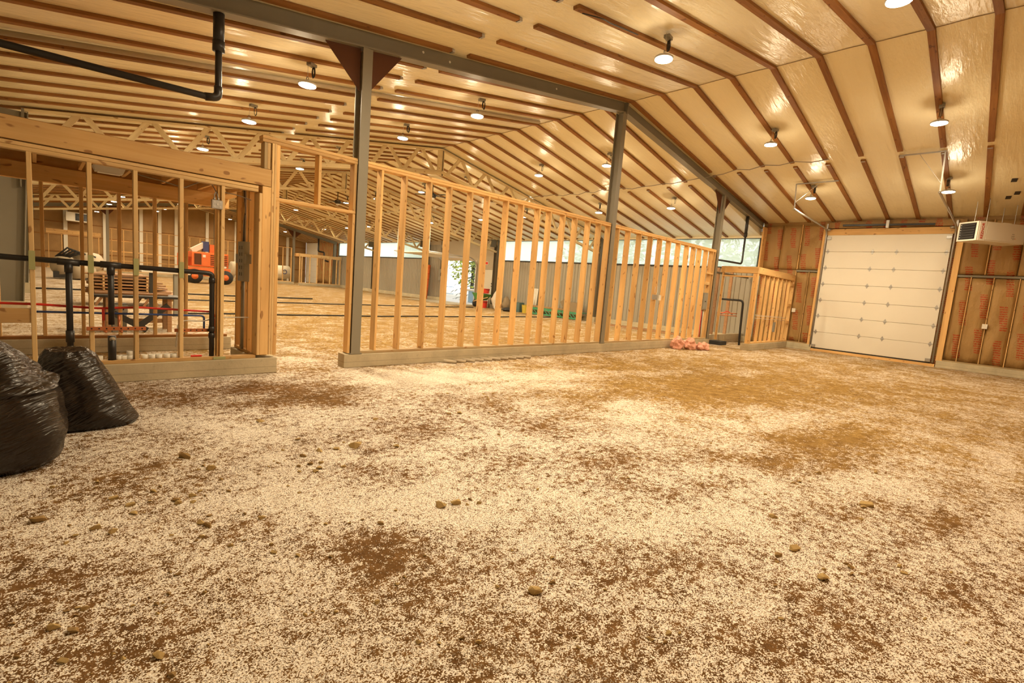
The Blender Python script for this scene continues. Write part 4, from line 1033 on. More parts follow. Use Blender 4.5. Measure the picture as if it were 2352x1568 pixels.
sack('garbage_bag', -0.315, 4.42, [(0, 0.36, 0.36, 0, 0), (0.05, 0.415, 0.42, 0, 0), (0.22, 0.435, 0.44, 0, 0), (0.40, 0.405, 0.42, 0, 0), (0.475, 0.385, 0.40, 0.0, 0), (0.50, 0.405, 0.415, 0.0, 0), (0.515, 0.385, 0.40, 0, 0), (0.535, 0.335, 0.36, 0.0, 0), (0.66, 0.25, 0.27, -0.02, 0), (0.76, 0.15, 0.2, -0.03, 0), (0.80, 0.05, 0.08, -0.04, 0)],
     'full black plastic garbage bag, the larger and nearer of two', 2.3, 3.2, 0.02)
b1 = SC.objects['garbage_bag']
sack('garbage_bag', 0.25, 5.08, [(0, 0.30, 0.24, 0.02, 0), (0.03, 0.325, 0.27, 0.01, 0), (0.10, 0.30, 0.28, -0.005, 0), (0.30, 0.245, 0.25, -0.045, 0), (0.45, 0.20, 0.22, -0.075, 0), (0.56, 0.165, 0.19, -0.09, 0), (0.61, 0.12, 0.14, -0.10, 0), (0.60, 0.05, 0.06, -0.10, 0)],
     'black plastic garbage bag slumped against the larger bag', 7.9, 2.6, 0.014)

def crumple(name, loc, size, seed, label):
    bm = bmesh.new(); bmesh.ops.create_icosphere(bm, subdivisions=3, radius=1)
    for v in bm.verts:
        p = v.co.copy(); k = 1 + 0.5 * mnoise.noise(p * 1.7 + Vector((seed, 0, 0))) + 0.3 * mnoise.noise(p * 4.5 + Vector((0, seed, 0)))
        v.co = Vector((p.x * k * size[0], p.y * k * size[1], max(0.0, (p.z * k * 0.7 + 0.5) * size[2])))
    m = bpy.data.meshes.new(name); bm.to_mesh(m); bm.free(); m.materials.append(MAT['pink_wool'])
    o = bpy.data.objects.new(name, m); link(o, None, loc); return tag(o, label, 'insulation scrap', 'pink insulation scraps by the curb')
crumple('insulation_scrap', (12.62, 6.32, 0), (0.20, 0.15, 0.27), 1.0, 'upright pink insulation scrap nearest the partition curb')
crumple('insulation_scrap', (12.98, 6.16, 0), (0.24, 0.15, 0.26), 2.7, 'middle pink insulation scrap of the heap by the curb')
crumple('insulation_scrap', (13.36, 5.96, 0), (0.24, 0.14, 0.18), 5.1, 'flattest pink insulation scrap farthest from the tall post')
for k in range(10):
    x = 4.84 + 0.20 * k
    p = Vector((x, 6.52, 0.035)); d = Vector((0.75, -0.62, -0.05)).normalized() * 0.22
    t_ = thing('conduit_stub', ['first', 'second', 'third', 'fourth', 'fifth', 'sixth', 'seventh', 'eighth', 'ninth', 'last'][k] + ' grey conduit stub at the foot of the partition curb, counted from the doorway', 'conduit', (x, 6.5, 0), 'conduit stubs along the curb')
    tb = tube('tube', [p, p + d], 0.027, 'tan_roll', t_, 10); tube('bore', [p + d * 0.97, p + d * 1.01], 0.021, 'abs_black', tb, 10)

# stones
STONES = [(-0.03, 3.29, 0.084), (1.59, 1.34, 0.079), (3.09, 0.69, 0.09), (2.88, 0.5, 0.081), (0.54, 3.18, 0.055), (0.54, 3.14, 0.054), (0.18, 3.05, 0.066), (0.24, 2.96, 0.057), (0.6, 2.77, 0.064), (0.59, 2.83, 0.06), (0.64, 2.89, 0.033), (0.85, 2.71, 0.048), (0.34, 3.25, 0.058), (0.34, 3.13, 0.047), (1.34, 2.29, 0.049), (1.74, 2.27, 0.085), (1.84, 2.25, 0.087), (1.96, 2.17, 0.044), (1.94, 2.24, 0.039), (1.89, 2.2, 0.033), (0.06, 2.22, 0.051), (0.01, 2.28, 0.051), (0.03, 2.06, 0.041), (0.27, 1.9, 0.052), (0.29, 1.78, 0.035), (1.01, 1.4, 0.033), (1.19, 1.26, 0.037), (1.0, 1.7, 0.037), (1.37, 3.49, 0.064), (1.52, 3.55, 0.067), (1.36, 3.33, 0.053), (1.43, 3.31, 0.047), (1.64, 3.52, 0.061), (1.38, 3.22, 0.055), (1.28, 3.33, 0.043), (1.34, 3.18, 0.048), (1.53, 3.16, 0.05), (0.8, 3.57, 0.081), (0.7, 3.87, 0.103), (1.39, 4.51, 0.077), (1.48, 3.88, 0.053), (2.28, 4.09, 0.067), (2.06, 3.34, 0.064), (3.14, 3.89, 0.073), (3.02, 3.92, 0.063), (1.79, 3.49, 0.125), (1.84, 0.81, 0.04), (1.88, 0.78, 0.025), (1.78, 0.79, 0.032), (1.75, 0.84, 0.028), (1.75, 0.85, 0.025), (3.44, 0.92, 0.063), (4.27, 0.55, 0.107), (4.21, 0.56, 0.05), (2.93, 0.73, 0.063), (2.85, 0.71, 0.028), (4.73, 0.97, 0.063), (5.25, 0.65, 0.057), (3.16, 0.45, 0.038), (3.15, 0.43, 0.052), (3.07, 0.41, 0.032), (3.4, 0.25, 0.039), (3.33, 0.22, 0.042), (1.87, 1.48, 0.036), (1.71, 1.34, 0.037), (1.48, 1.47, 0.032), (1.87, 1.15, 0.029), (1.42, 1.3, 0.019), (1.51, 1.04, 0.024), (1.48, 1.0, 0.024), (1.48, 1.09, 0.021), (0.62, 3.2, 0.051), (0.28, 3.39, 0.059), (0.46, 3.38, 0.046), (0.8, 3.16, 0.037), (0.61, 3.11, 0.04), (0.65, 2.51, 0.038), (0.56, 2.67, 0.039), (0.79, 2.81, 0.034), (0.74, 1.81, 0.024), (0.74, 1.97, 0.022), (0.84, 1.75, 0.025), (0.77, 1.81, 0.021), (0.24, 2.26, 0.024), (0.31, 2.22, 0.028), (0.33, 2.21, 0.021), (0.47, 2.19, 0.026), (0.1, 2.34, 0.041), (0.16, 2.22, 0.016), (0.18, 1.96, 0.027), (0.41, 2.39, 0.035), (2.99, 0.52, 0.033), (0.79, 2.33, 0.038), (0.87, 2.24, 0.034), (0.99, 2.14, 0.03)]
SLAB = {0: 'tan stone lying alone below the larger garbage bag', 1: 'broad tan stone alone in the lower middle of the dirt floor', 2: 'rounded layered tan stone on the white speckled floor', 3: 'blocky tan stone near the layered one', 15: 'long flat tan stone, one of two side by side', 16: 'brick shaped tan stone next to the long flat one', 38: 'long olive stone lying on the pale grit before the bags', 37: 'oval tan stone behind the long olive one', 45: 'half buried brown clod in the middle of the floor', 52: 'long flat tan stone before the bare track mark', 14: 'pointed brown stone at the edge of a dark bare patch', 20: 'rounded tan stone in the lower corner under the bags', 21: 'dark half buried stone beside the rounded tan one'}
ROCKM = []
for k in range(10):
    bm = bmesh.new(); rn = random.Random(100 + k)
    for _ in range(13):
        v = Vector((rn.gauss(0, 1), rn.gauss(0, 1), rn.gauss(0, 1))).normalized() * rn.uniform(0.85, 1.05)
        bm.verts.new((v.x * 0.5, v.y * 0.34, v.z * 0.30))
    r = bmesh.ops.convex_hull(bm, input=bm.verts)
    bmesh.ops.delete(bm, geom=[g for g in r['geom_interior'] if isinstance(g, bmesh.types.BMVert)], context='VERTS')
    m = bpy.data.meshes.new('stone'); bm.to_mesh(m); bm.free(); m.materials.append(MAT['rock' if k % 4 else 'rock_dark']); ROCKM.append(m)
ZONES = [(0.2, 3.6, 'just below the larger garbage bag'), (0.5, 3.1, 'in the stony patch below the bags'), (0.1, 2.6, 'at the picture edge below the stony patch'), (0.8, 2.5, 'under the stony patch'), (0.3, 2.0, 'in the lower corner of the floor'), (0.9, 1.7, 'in front of the lone broad stone'), (1.4, 3.3, 'in the cluster before the doorway'), (1.2, 4.2, 'between the doorway and the bags'), (2.2, 3.8, 'on the pale grit before the partition'), (1.9, 2.2, 'around the two flat stones'), (1.6, 1.4, 'around the lone broad stone'), (1.6, 0.9, 'in the bottom middle of the view'), (2.6, 1.6, 'between the lone broad stone and the layered stone'), (3.0, 0.6, 'around the layered stone'), (3.3, 0.2, 'towards the lower far corner'), (4.4, 0.7, 'near the bare track mark'), (4.2, 2.2, 'on the open middle of the floor'), (3.4, 3.4, 'on the speckled ground before the centre post')]
def zone(x, y, s):
    z = min(ZONES, key=lambda q: (q[0] - x) ** 2 + (q[1] - y) ** 2)[2]
    return ('tiny' if s < 0.018 else 'small' if s < 0.03 else 'fist sized' if s > 0.055 else 'medium')
def zlabel(x, y, s, k):
    z = min(ZONES, key=lambda q: (q[0] - x) ** 2 + (q[1] - y) ** 2)[2]
    return zone(x, y, s) + (' tan ' if k % 4 else ' brown ') + ('stone ' if s > 0.035 else 'pebble ') + z
def stone(x, y, s, label, k):
    o = bpy.data.objects.new('stone', ROCKM[k % 10]); link(o, None, (x, y, s * 0.12))
    o.scale = (s, s, s); o.rotation_euler = (random.uniform(-0.25, 0.25), random.uniform(-0.25, 0.25), random.uniform(-1.4, -0.1))
    return tag(o, label, 'stone', 'stones on the dirt floor')
for i, (x, y, s) in enumerate(STONES):
    lab = SLAB.get(i) or zlabel(x, y, s, i)
    stone(x, y, s, lab, i)
n = 0
rn = random.Random(5)
while n < 190:
    x, y = rn.uniform(-0.1, 5), rn.uniform(-0.1, 5.2)
    d = sqrt(x * x + y * y)
    if d < 1.7 or rn.random() > (1.0 if (x < 1.3 and 2 < y < 3.8) else 0.35): continue
    if x < 0.75 and y > 3.9: continue
    s = rn.uniform(0.011, 0.026) * (0.7 + 0.2 * d)
    stone(x, y, s, zlabel(x, y, s, n), n); n += 1
same = {}
for o in SC.objects:
    if o.get('group') == 'stones on the dirt floor': same.setdefault(o['label'], []).append(o)
ORD = ['nearest', 'second nearest', 'third nearest', 'fourth nearest', 'fifth nearest', 'sixth nearest', 'seventh nearest', 'eighth nearest', 'ninth nearest', 'tenth nearest', 'eleventh nearest', 'twelfth nearest']
for lab, os_ in same.items():
    if len(os_) > 1:
        for k, o in enumerate(sorted(os_, key=lambda o: o.location.xy.length)):
            o['label'] = lab + ', ' + (ORD[k] if k < 12 else 'farther') 
# loose perlite grains on the near floor: nobody could count them
vs, fs = [], []
rn = random.Random(9); n = 0
while n < 26000:
    d = 1.6 + 3.6 * rn.random() ** 1.5; a = rn.uniform(-0.12, pi / 2 + 0.12)
    x, y = d * cos(a), d * sin(a)
    if x < XL + 0.1 or y < Y0 + 0.1 or (x < 0.62 and y > 3.95): continue
    c = floor_cov(x, y) + 0.9 * mnoise.noise(Vector((x * 1.6, y * 1.6, 0.4))) * 0.5
    if rn.random() > c: continue
    s = rn.uniform(0.0018, 0.0042); b = len(vs); t = rn.uniform(0, 6.28)
    for q in range(3): vs.append((x + s * cos(t + q * 2.094), y + s * sin(t + q * 2.094), 0.0))
    vs.append((x, y, s * rn.uniform(0.8, 1.5)))
    fs += [(b, b + 1, b + 3), (b + 1, b + 2, b + 3), (b + 2, b, b + 3)]; n += 1
o = mesh('perlite_grains', vs, fs, 'perlite'); tag(o, 'loose white perlite grains scattered over the near dirt floor', 'grit', None, 'stuff')

# ================================================================== BEYOND THE PARTITION
def floor_cable(pts, label, r=0.022):
    pts = [Vector((p[0], p[1], r)) for p in pts]; out = []
    for i in range(len(pts) - 1):
        for k in range(6):
            q = pts[i].lerp(pts[i + 1], k / 6); q.y += 0.05 * sin(q.x * 1.9 + i); out.append(q)
    out.append(pts[-1]); o = tube('floor_cable', out, r, 'rubber', None, 6); tag(o, label, 'cable')
floor_cable([(2.6, 14.5), (4.88, 14.48), (7.21, 14.4), (11, 14.7), (14.9, 15.1), (17.6, 15.3)], 'nearest black cable lying straight across the hall floor')
floor_cable([(2.4, 19.2), (6.5, 19.33), (9.37, 19.55), (14.0, 19.9), (16.9, 20.4)], 'middle black cable lying across the hall floor')
floor_cable([(-0.1, 22.5), (2.5, 22.6), (5.8, 22.3), (9.0, 22.4)], 'farthest black cable lying across the hall floor', 0.03)

def table():
    t = thing('work_table', 'dark work table with crossed braces seen through the utility room studs', 'table', (1.3, 11.0, 0))
    box('table_top', 0.66, 1.95, 10.85, 11.45, 0.615, 0.655, 'black_metal', t)
    box('fence_board', 0.70, 1.75, 11.1, 11.25, 0.656, 0.69, 'old_board', t, 'x')
    for xx, yy in ((0.86, 10.92), (0.86, 11.38), (1.74, 10.92), (1.74, 11.38)): box('leg', xx - 0.035, xx + 0.035, yy - 0.03, yy + 0.03, 0, 0.612, 'old_board', t, 'z')
    bar('brace', (0.9, 10.885, 0.36), (1.4, 10.885, 0.04), 0.03, 0.10, 'black_metal', t)
    bar('brace', (1.2, 10.865, 0.05), (1.72, 10.865, 0.5), 0.03, 0.10, 'black_metal', t)
    box('stretcher', 0.86, 1.74, 11.36, 11.40, 0.12, 0.2, 'old_board', t, 'x')
table()
t = thing('tool_case', 'grey tool case standing under the dark work table', 'tool case', (0.95, 11.05, 0))
box('case', 0.90, 1.12, 10.95, 11.25, 0.0, 0.32, 'grey_box', t, 'z', 0.02); cl_ = box('case_lid', 0.89, 1.13, 10.94, 11.26, 0.325, 0.50, 'grey_box', t, 'x', 0.03); tube('case_handle', fillet([(0.95, 10.93, 0.4), (0.95, 10.90, 0.44), (1.07, 10.90, 0.44), (1.07, 10.93, 0.4)], 0.02), 0.01, 'abs_black', cl_)
rn = random.Random(3); k = 0
for sx in (1.2, 2.2):
    t = thing('sawhorse', ['sawhorse under the near end of the lumber pile', 'sawhorse under the far end of the lumber pile'][sx > 2], 'sawhorse', (sx, 17.0, 0), 'sawhorses under the lumber pile')
    box('rail', sx - 0.05, sx + 0.05, 16.3, 17.7, 0.22, 0.30, 'old_board', t, 'y')
    for yy in (16.4, 17.6):
        for s in (-1, 1): bar('leg', (sx + s * 0.03, yy, 0.24), (sx + s * 0.16, yy, 0.01), 0.06, 0.04, 'old_board', t, (0, 1, 0))
for lay in range(7):
    z = 0.302 + lay * 0.082
    for row in range(4):
        x0 = 0.95 + rn.uniform(-0.1, 0.1); x1 = 2.75 - lay * 0.10 + rn.uniform(-0.12, 0.12); yy = 16.4 + row * 0.33 + rn.uniform(-0.03, 0.03)
        o = box('lumber_board', x0, x1, yy - 0.13, yy + 0.13, z, z + 0.04, 'old_board', None, 'x')
        tag(o, ['front', 'second', 'third', 'back'][row] + ' board of the ' + ['lowest', 'second', 'third', 'middle', 'fifth', 'sixth', 'topmost'][lay] + ' layer in the lumber pile', 'board', 'old boards in the lumber pile'); k += 1
    if lay < 6:
        for xx in (1.2, 2.1):
            o = box('spacer_stick', xx - 0.02, xx + 0.02, 16.25, 17.55, z + 0.041, z + 0.081, 'pine_y', None, 'y'); tag(o, ('first' if xx < 2 else 'second') + ' pale spacer stick on the ' + ['lowest', 'second', 'third', 'middle', 'fifth', 'sixth', 'topmost'][lay] + ' layer of the lumber pile', 'stick', 'spacer sticks in the lumber pile')
t = thing('trestle_bench', 'pale folding bench on two grey legs beyond the work table', 'bench', (2.1, 14.0, 0))
box('bench_top', 1.68, 2.62, 13.8, 14.15, 1.0, 1.04, 'heater_white', t); box('leg', 1.84, 1.92, 13.9, 14.0, 0, 0.998, 'black_metal', t); box('leg', 2.30, 2.42, 13.85, 13.98, 0, 0.998, 'grey_box', t); box('rail', 2.0, 2.3, 13.95, 14.0, 0.35, 0.45, 'pine_x', t)

# lift
def lift():
    t = thing('boom_lift', 'orange boom lift machine parked in the hall behind the studs', 'lift', (7.3, 34.3, 0))
    box('chassis', 6.3, 8.5, 33.8, 35.4, 0.45, 0.95, 'orange_paint', t, 'x', 0.03)
    box('turret', 6.5, 8.4, 33.9, 35.2, 1.0, 1.85, 'orange_paint', t, 'x', 0.05)
    for k in range(6): box('vent_slat', 7.45, 8.35, 33.87, 33.9, 1.12 + k * 0.11, 1.17 + k * 0.11, 'primer', t)
    box('recess', 6.62, 6.98, 33.86, 33.9, 1.12, 1.75, 'primer', t); box('sticker', 7.05, 7.2, 33.885, 33.9, 1.55, 1.7, 'panel_white', t); box('sticker', 7.9, 8.3, 33.885, 33.9, 0.98, 1.1, 'panel_white', t)
    for xx in (6.6, 8.2):
        for yy in (33.75, 35.4):
            vs, fs = tube_geo([(xx, yy - 0.14, 0.42), (xx, yy + 0.14, 0.42)], 0.42, 16); wh = wmesh('wheel', vs, fs, 'rubber', t, True)
            vs, fs = tube_geo([(xx, yy - 0.15, 0.42), (xx, yy + 0.15, 0.42)], 0.18, 12); wmesh('hub', vs, fs, 'orange_paint', wh, True)
    bar('boom', (6.6, 34.5, 1.9), (7.3, 34.5, 2.35), 0.3, 0.3, 'heater_white', t); box('boom_end', 7.15, 7.45, 34.3, 34.7, 1.9, 2.5, 'navy', t, 'z'); box('cylinder', 7.5, 7.8, 34.35, 34.65, 1.85, 2.35, 'orange_paint', t, 'z')
    box('side_pod', 5.95, 6.28, 34.0, 35.0, 1.0, 1.7, 'orange_paint', t, 'z', 0.1)
lift()
for x, y, lb in ((11.6, 43.0, 'cream tank with a blue ring behind the orange lift'), (15.0, 44.6, 'cream tank with a blue ring seen through the doorway')):
    t = thing('storage_tank', lb, 'tank', (x, y, 0), 'cream tanks')
    vs, fs = tube_geo([(x - 0.8, y, 0.85), (x - 0.75, y, 0.85), (x + 0.75, y, 0.85), (x + 0.8, y, 0.85)], [0.45, 0.62, 0.62, 0.45], 20); wmesh('shell', vs, fs, 'cream_tank', t, True)
    ring = [(x + 0.22 + 0.17 * cos(a * pi / 8), y - 0.63, 0.95 + 0.17 * sin(a * pi / 8)) for a in range(16)]
    vs, fs = tube_geo(ring, 0.03, 6, False, True); wmesh('ring_mark', vs, fs, 'navy', t)
    for xx in (x - 0.55, x + 0.55): box('saddle', xx - 0.06, xx + 0.06, y - 0.5, y + 0.5, 0, 0.4, 'heater_white', t)
t = thing('hose_machine', 'dark machine with two tan drums beyond the wide steel column', 'machine', (1.3, 31.0, 0))
for xx, yy, zz, r in ((0.95, 31, 0.62, 0.42), (1.75, 31.2, 0.85, 0.45), (1.5, 30.8, 0.40, 0.36)):
    vs, fs = tube_geo([(xx - 0.25, yy - 0.3, zz), (xx + 0.25, yy + 0.3, zz)], r, 16); wmesh('drum', vs, fs, 'tan_roll', t, True)
box('base_frame', 0.5, 2.1, 30.7, 31.5, 0.05, 0.35, 'black_metal', t)
for k in range(5): tube('hose', [(0.6 + 0.1 * k, 30.9, 1.0), (1.0 + 0.12 * k, 30.8, 1.45 - 0.05 * k), (1.6 + 0.1 * k, 30.9, 1.1)], 0.05, 'rubber', t, 6)

# far partition, room and closet (mirror of the near end)
fp = partition('e', 'distant stud partition below the far steel frame', 3.4, 9.3, [3.5 + 0.62 * k for k in range(10)], 41.5, 0.14, 0.2, 2.97, (6.4, 41.5, 0.2), 1, 'stud', 'stud_x')
for zz in (0.9, 1.5, 2.2): box('rail', 3.4, 9.3, 41.66, 41.70, zz - 0.03, zz + 0.03, 'stud_x', fp)
fq = partition('f', 'distant stud partition section behind the doorway opening', 9.52, 14.9, [9.6 + 0.66 * k for k in range(9)], 41.5, 0.14, 0.2, 2.97, (12.2, 41.5, 0.2), 1, 'stud', 'stud_x')
fr = partition('g', 'distant framed room wall below an orange beam', 0.4, 2.9, [0.5, 1.1, 1.9, 2.5, 2.85], 41.4, 0.1, 0.2, 2.30, (1.6, 41.4, 0.2), 1, 'stud', 'stud_x')
box('beam', 0.4, 2.95, 41.36, 41.5, 2.31, 2.56, 'stud_x', fr)
fc = thing('framed_closet', 'distant framed closet with pale header before the far garage door', 'closet', (16.6, 40.6, 0.2), None, 'thing')
box('header', 15.1, XE - 0.2, 40.35, 40.5, 2.3, 2.55, 'pine_x', fc); box('header', 15.1, 15.22, 40.5, 41.5, 2.3, 2.55, 'stud_y', fc)
box('bottom_plate', 15.1, XE - 0.2, 40.35, 40.5, 0.2, 0.24, 'pine_x', fc)
for xx in (15.14, 15.3, 15.95, 16.55, 17.1, 17.65, 18.2, 18.5): box('stud', xx - 0.03, xx + 0.03, 40.37, 40.5, 0.24, 2.3, 'pine_z', fc)
curb('concrete_curb', 3.2, 15.1, 41.45, 41.7, 0, 0.2, 'concrete', 'distant concrete curb under the far stud partition')
curb('concrete_curb', 15.1, XE - 0.17, 40.3, 40.55, 0, 0.2, 'concrete', 'distant concrete curb under the far closet')
g2 = bpy.data.objects.new('door_2', None); link(g2, None, (XE - 0.06, 46.9, 0.1)); g2['kind'] = 'structure'; g2['label'] = 'distant white sectional garage door behind the far closet'
for k in range(7): box('door_panel', XE - 0.10, XE - 0.05, 45.6, 48.3, 0.1 + k * 0.53, 0.1 + k * 0.53 + 0.524, 'panel_white', g2, 'y')
for k, x in enumerate((1.5, 3.7, 5.9, 7.1, 8.2, 10.4, 12.6, 14.8, 17.0)):
    box('gable_post', x - 0.11, x + 0.11, Y1 - 0.12, Y1 - 0.005, 0.0, zb(x, 40), 'heater_white', wall_far, 'z')
for zz in (1.2, 2.4, 3.3): box('gable_girt', XL + 0.1, XE - 0.1, Y1 - 0.04, Y1 - 0.003, zz - 0.03, zz + 0.03, 'batten_x', wall_far, 'x')
for x0, y0, z0, lb in ((1.5, 47.3, 3.4, 'distant unit heater with black louvres over the far framed room'), (14.0, 46.6, 3.2, 'distant unit heater with black louvres beside the far post')):
    t = thing('unit_heater', lb, 'heater', (x0, y0, z0)); box('casing', x0, x0 + 1.35, y0, y0 + 0.7, z0, z0 + 0.62, 'heater_white', t); box('louvre_recess', x0 + 0.5, x0 + 1.28, y0 - 0.02, y0, z0 + 0.06, z0 + 0.56, 'abs_black', t)
    for k in range(4): box('louvre', x0 + 0.52, x0 + 1.26, y0 - 0.035, y0 - 0.02, z0 + 0.1 + k * 0.12, z0 + 0.14 + k * 0.12, 'black_metal', t)
    for xx in (x0 + 0.1, x0 + 1.25): bar('hanger_rod', (xx, y0 + 0.35, z0 + 0.62), (xx, y0 + 0.35, zb(xx, 40)), 0.03, 0.03, 'galv', t, (1, 0, 0))
t = thing('drain_pipe', 'distant black drain pipe bent under the far rafter', 'pipe', (17.4, 41.4, 2.2)); tube('pipe', fillet([(17.0, 41.4, zb(17, 40) - 0.2), (17.0, 41.4, 2.9), (17.5, 41.4, 2.85), (17.5, 41.4, 2.2), (17.5, 40.55, 2.1)], 0.1), 0.07, 'abs_black', t, 8)

# fans
def fan(x, y, label):
    zt = zb(x, y); z = zt - 0.62
    t = thing('ceiling_fan', label, 'ceiling fan', (x, y, z), 'black ceiling fans')
    tube('rod', [(x, y, zt), (x, y, z)], 0.02, 'black_metal', t)
    lathe('motor', [(0.05, 0.10), (0.14, 0.05), (0.15, -0.05), (0.10, -0.10)], (x, y, z), 'black_metal', t, 12)
    lathe('light_bowl', [(0.09, -0.10), (0.08, -0.15), (0.02, -0.18)], (x, y, z), 'white_plastic', t, 12)
    for k in range(5):
        a = k * 2 * pi / 5 + x; bar('blade', (x + 0.15 * cos(a), y + 0.15 * sin(a), z), (x + 0.68 * cos(a), y + 0.68 * sin(a), z), 0.13, 0.012, 'black_metal', t)
fan(11.2, 16.5, 'black ceiling fan just above the partition top plate'); fan(10.6, 23.7, 'black ceiling fan framed by the doorway header'); fan(8.6, 26.5, 'black ceiling fan beside the doorway jamb studs')

# open overhead door and personnel door in the clad wall
od = bpy.data.objects.new('door_3', None); link(od, None, (XE - 0.5, 24.1, 2.7)); od['kind'] = 'structure'; od['label'] = 'white overhead door rolled up under the ceiling'
for k in range(5): box('door_panel', XE - 0.85 - 0.55 * (k + 1), XE - 0.85 - 0.55 * k - 0.01, 22.6, 25.7, 2.72 + 0.012 * k, 2.77 + 0.012 * k, 'panel_white', od, 'y')
for yy in (22.5, 25.78):
    tube('track', fillet([(XE - 0.08, yy, 0.1), (XE - 0.08, yy, 2.5), (XE - 0.5, yy, 2.78), (XE - 3.7, yy, 2.85)], 0.3), 0.035, 'alu', od, 6)
    bar('hanger', (XE - 3.5, yy, 2.86), (XE - 3.5, yy, zb(XE - 3.5, 24)), 0.05, 0.02, 'panel_white', od, (1, 0, 0))
box('door_jamb', XE - 0.05, XE + 0.12, 25.6, 25.68, 0.03, 2.66, 'panel_white', od); box('door_jamb', XE - 0.05, XE + 0.12, 22.56, 22.64, 0.03, 2.66, 'panel_white', od)
pd = bpy.data.objects.new('door_4', None); link(pd, None, (XE - 0.05, 21.3, 0.05)); pd['kind'] = 'structure'; pd['label'] = 'white personnel door beside the open overhead door'
box('leaf', XE - 0.055, XE - 0.022, 20.95, 21.85, 0.05, 2.15, 'heater_white', pd)
for z in (1.22, 1.36): lathe('knob', [(0.02, -0.03), (0.04, 0), (0.02, 0.03)], (XE - 0.09, 21.05 + 0.0, z), 'black_metal', pd, 10)
for a in ((20.87, 20.94, 0.05, 2.22), (21.86, 21.93, 0.05, 2.22), (20.87, 21.93, 2.16, 2.23)): box('casing', XE - 0.06, XE - 0.021, a[0], a[1], a[2], a[3], 'drywall', pd)
t = thing('exit_sign', 'red glowing exit sign above the personnel door', 'sign', (XE - 0.06, 21.6, 2.45)); box('body', XE - 0.07, XE - 0.022, 21.48, 21.82, 2.42, 2.62, 'panel_white', t); box('legend', XE - 0.076, XE - 0.07, 21.51, 21.79, 2.45, 2.59, 'red_plastic', t)
t = thing('disconnect_box', 'grey electrical box on the clad wall by the open door', 'electrical box', (XE - 0.1, 26.1, 1.3))
box('cabinet', XE - 0.16, XE - 0.022, 25.85, 26.2, 1.3, 2.05, 'grey_box', t); tube('conduit', [(XE - 0.08, 26.0, 1.3), (XE - 0.08, 26.0, 0.25)], 0.035, 'galv', t); tube('conduit', [(XE - 0.08, 26.1, 2.05), (XE - 0.08, 26.1, 3.4)], 0.03, 'galv', t); box('handle', XE - 0.19, XE - 0.16, 25.9, 25.95, 1.6, 1.8, 'black_metal', t)
t = thing('netting_roll', 'tall roll of orange safety netting leaning on the dark column', 'netting', (XE - 0.5, 27.0, 0)); tube('roll', [(XE - 0.55, 27.0, 0.0), (XE - 0.30, 27.15, 2.25)], 0.13, 'orange_net', t, 12)
for k in range(6): tube('tie', [(XE - 0.55 + 0.25 * (k + 0.5) / 6 + 0.135 * cos(a * pi / 6), 27.0 + 0.15 * (k + 0.5) / 6 + 0.135 * sin(a * pi / 6), 2.25 * (k + 0.5) / 6) for a in range(12)], 0.012, 'red_plastic', t, 5, True)

# clutter along the clad wall
wb = thing('wheelbarrow', 'green wheelbarrow tipped against the wall by the personnel door', 'wheelbarrow', (17.9, 20.9, 0))
tr = [(-0.55, -0.32, 0.75), (0.55, -0.36, 0.80), (0.55, 0.36, 0.80), (-0.55, 0.32, 0.75), (-0.2, -0.2, 0.42), (0.35, -0.22, 0.42), (0.35, 0.22, 0.42), (-0.2, 0.2, 0.42)]
vs = [(17.9 + b_ * 0.9, 20.9 + a * 0.95, c) for a, b_, c in tr]
wmesh('tray', vs, [(4, 5, 6, 7), (0, 1, 5, 4), (1, 2, 6, 5), (2, 3, 7, 6), (3, 0, 4, 7), (3, 2, 1, 0)], 'green_paint', wb)
for s in (-1, 1): bar('handle', (17.9 + s * 0.12, 21.5, 0.3), (17.9 + s * 0.28, 20.1, 0.6), 0.04, 0.04, 'pine_x', wb)
vs, fs = tube_geo([(17.84, 21.45, 0.2), (17.96, 21.45, 0.2)], 0.2, 14); wmesh('wheel', vs, fs, 'rubber', wb, True)
for s in (-1, 1): bar('leg', (17.9 + s * 0.22, 20.55, 0.45), (17.9 + s * 0.22, 20.5, 0.0), 0.03, 0.03, 'black_metal', wb, (1, 0, 0))
def tub(name, x, y, z, w, d, h, mat, label, cat, rim=True):
    t = thing(name, label, cat, (x, y, z)); p = [(w * 0.42, 0), (w * 0.5, h), (w * 0.54, h), (w * 0.54, h - 0.03)]
    vs, fs = [], []
    k = 14
    prof = [(0.84, 0, 0), (1.0, h, 0), (1.06, h, 0), (0.94, h * 0.98, 0), (0.8, h * 0.25, 0)]
    for s, zz, _ in prof: vs += [(x + s * w / 2 * cos(2 * pi * i / k), y + s * d / 2 * sin(2 * pi * i / k), z + zz) for i in range(k)]
    for j in range(len(prof) - 1):
        for i in range(k): fs.append((j * k + i, j * k + (i + 1) % k, (j + 1) * k + (i + 1) % k, (j + 1) * k + i))
    fs.append(tuple(range(k - 1, -1, -1))); fs.append(tuple((len(prof) - 1) * k + i for i in range(k)))
    wmesh('body', vs, fs, mat, t); tube('handle', fillet([(x - w / 2, y, z + h), (x - w / 4, y - d / 2, z + h * 0.8), (x + w / 4, y - d / 2, z + h * 0.8), (x + w / 2, y, z + h)], 0.1), 0.012, 'black_metal', t, 5)
tub('plastic_tub', 17.75, 20.65, 0.0, 0.55, 0.6, 0.38, 'red_plastic', 'red plastic tub on the floor under the wheelbarrow', 'tub')
tub('plastic_tub', 17.95, 20.7, 0.802, 0.45, 0.5, 0.26, 'red_plastic', 'red plastic tub resting on top of the wheelbarrow', 'tub')
tub('bucket', 18.1, 17.55, 0.0, 0.5, 0.5, 0.42, 'yellow_plastic', 'yellow bucket standing before the clad wall', 'bucket')
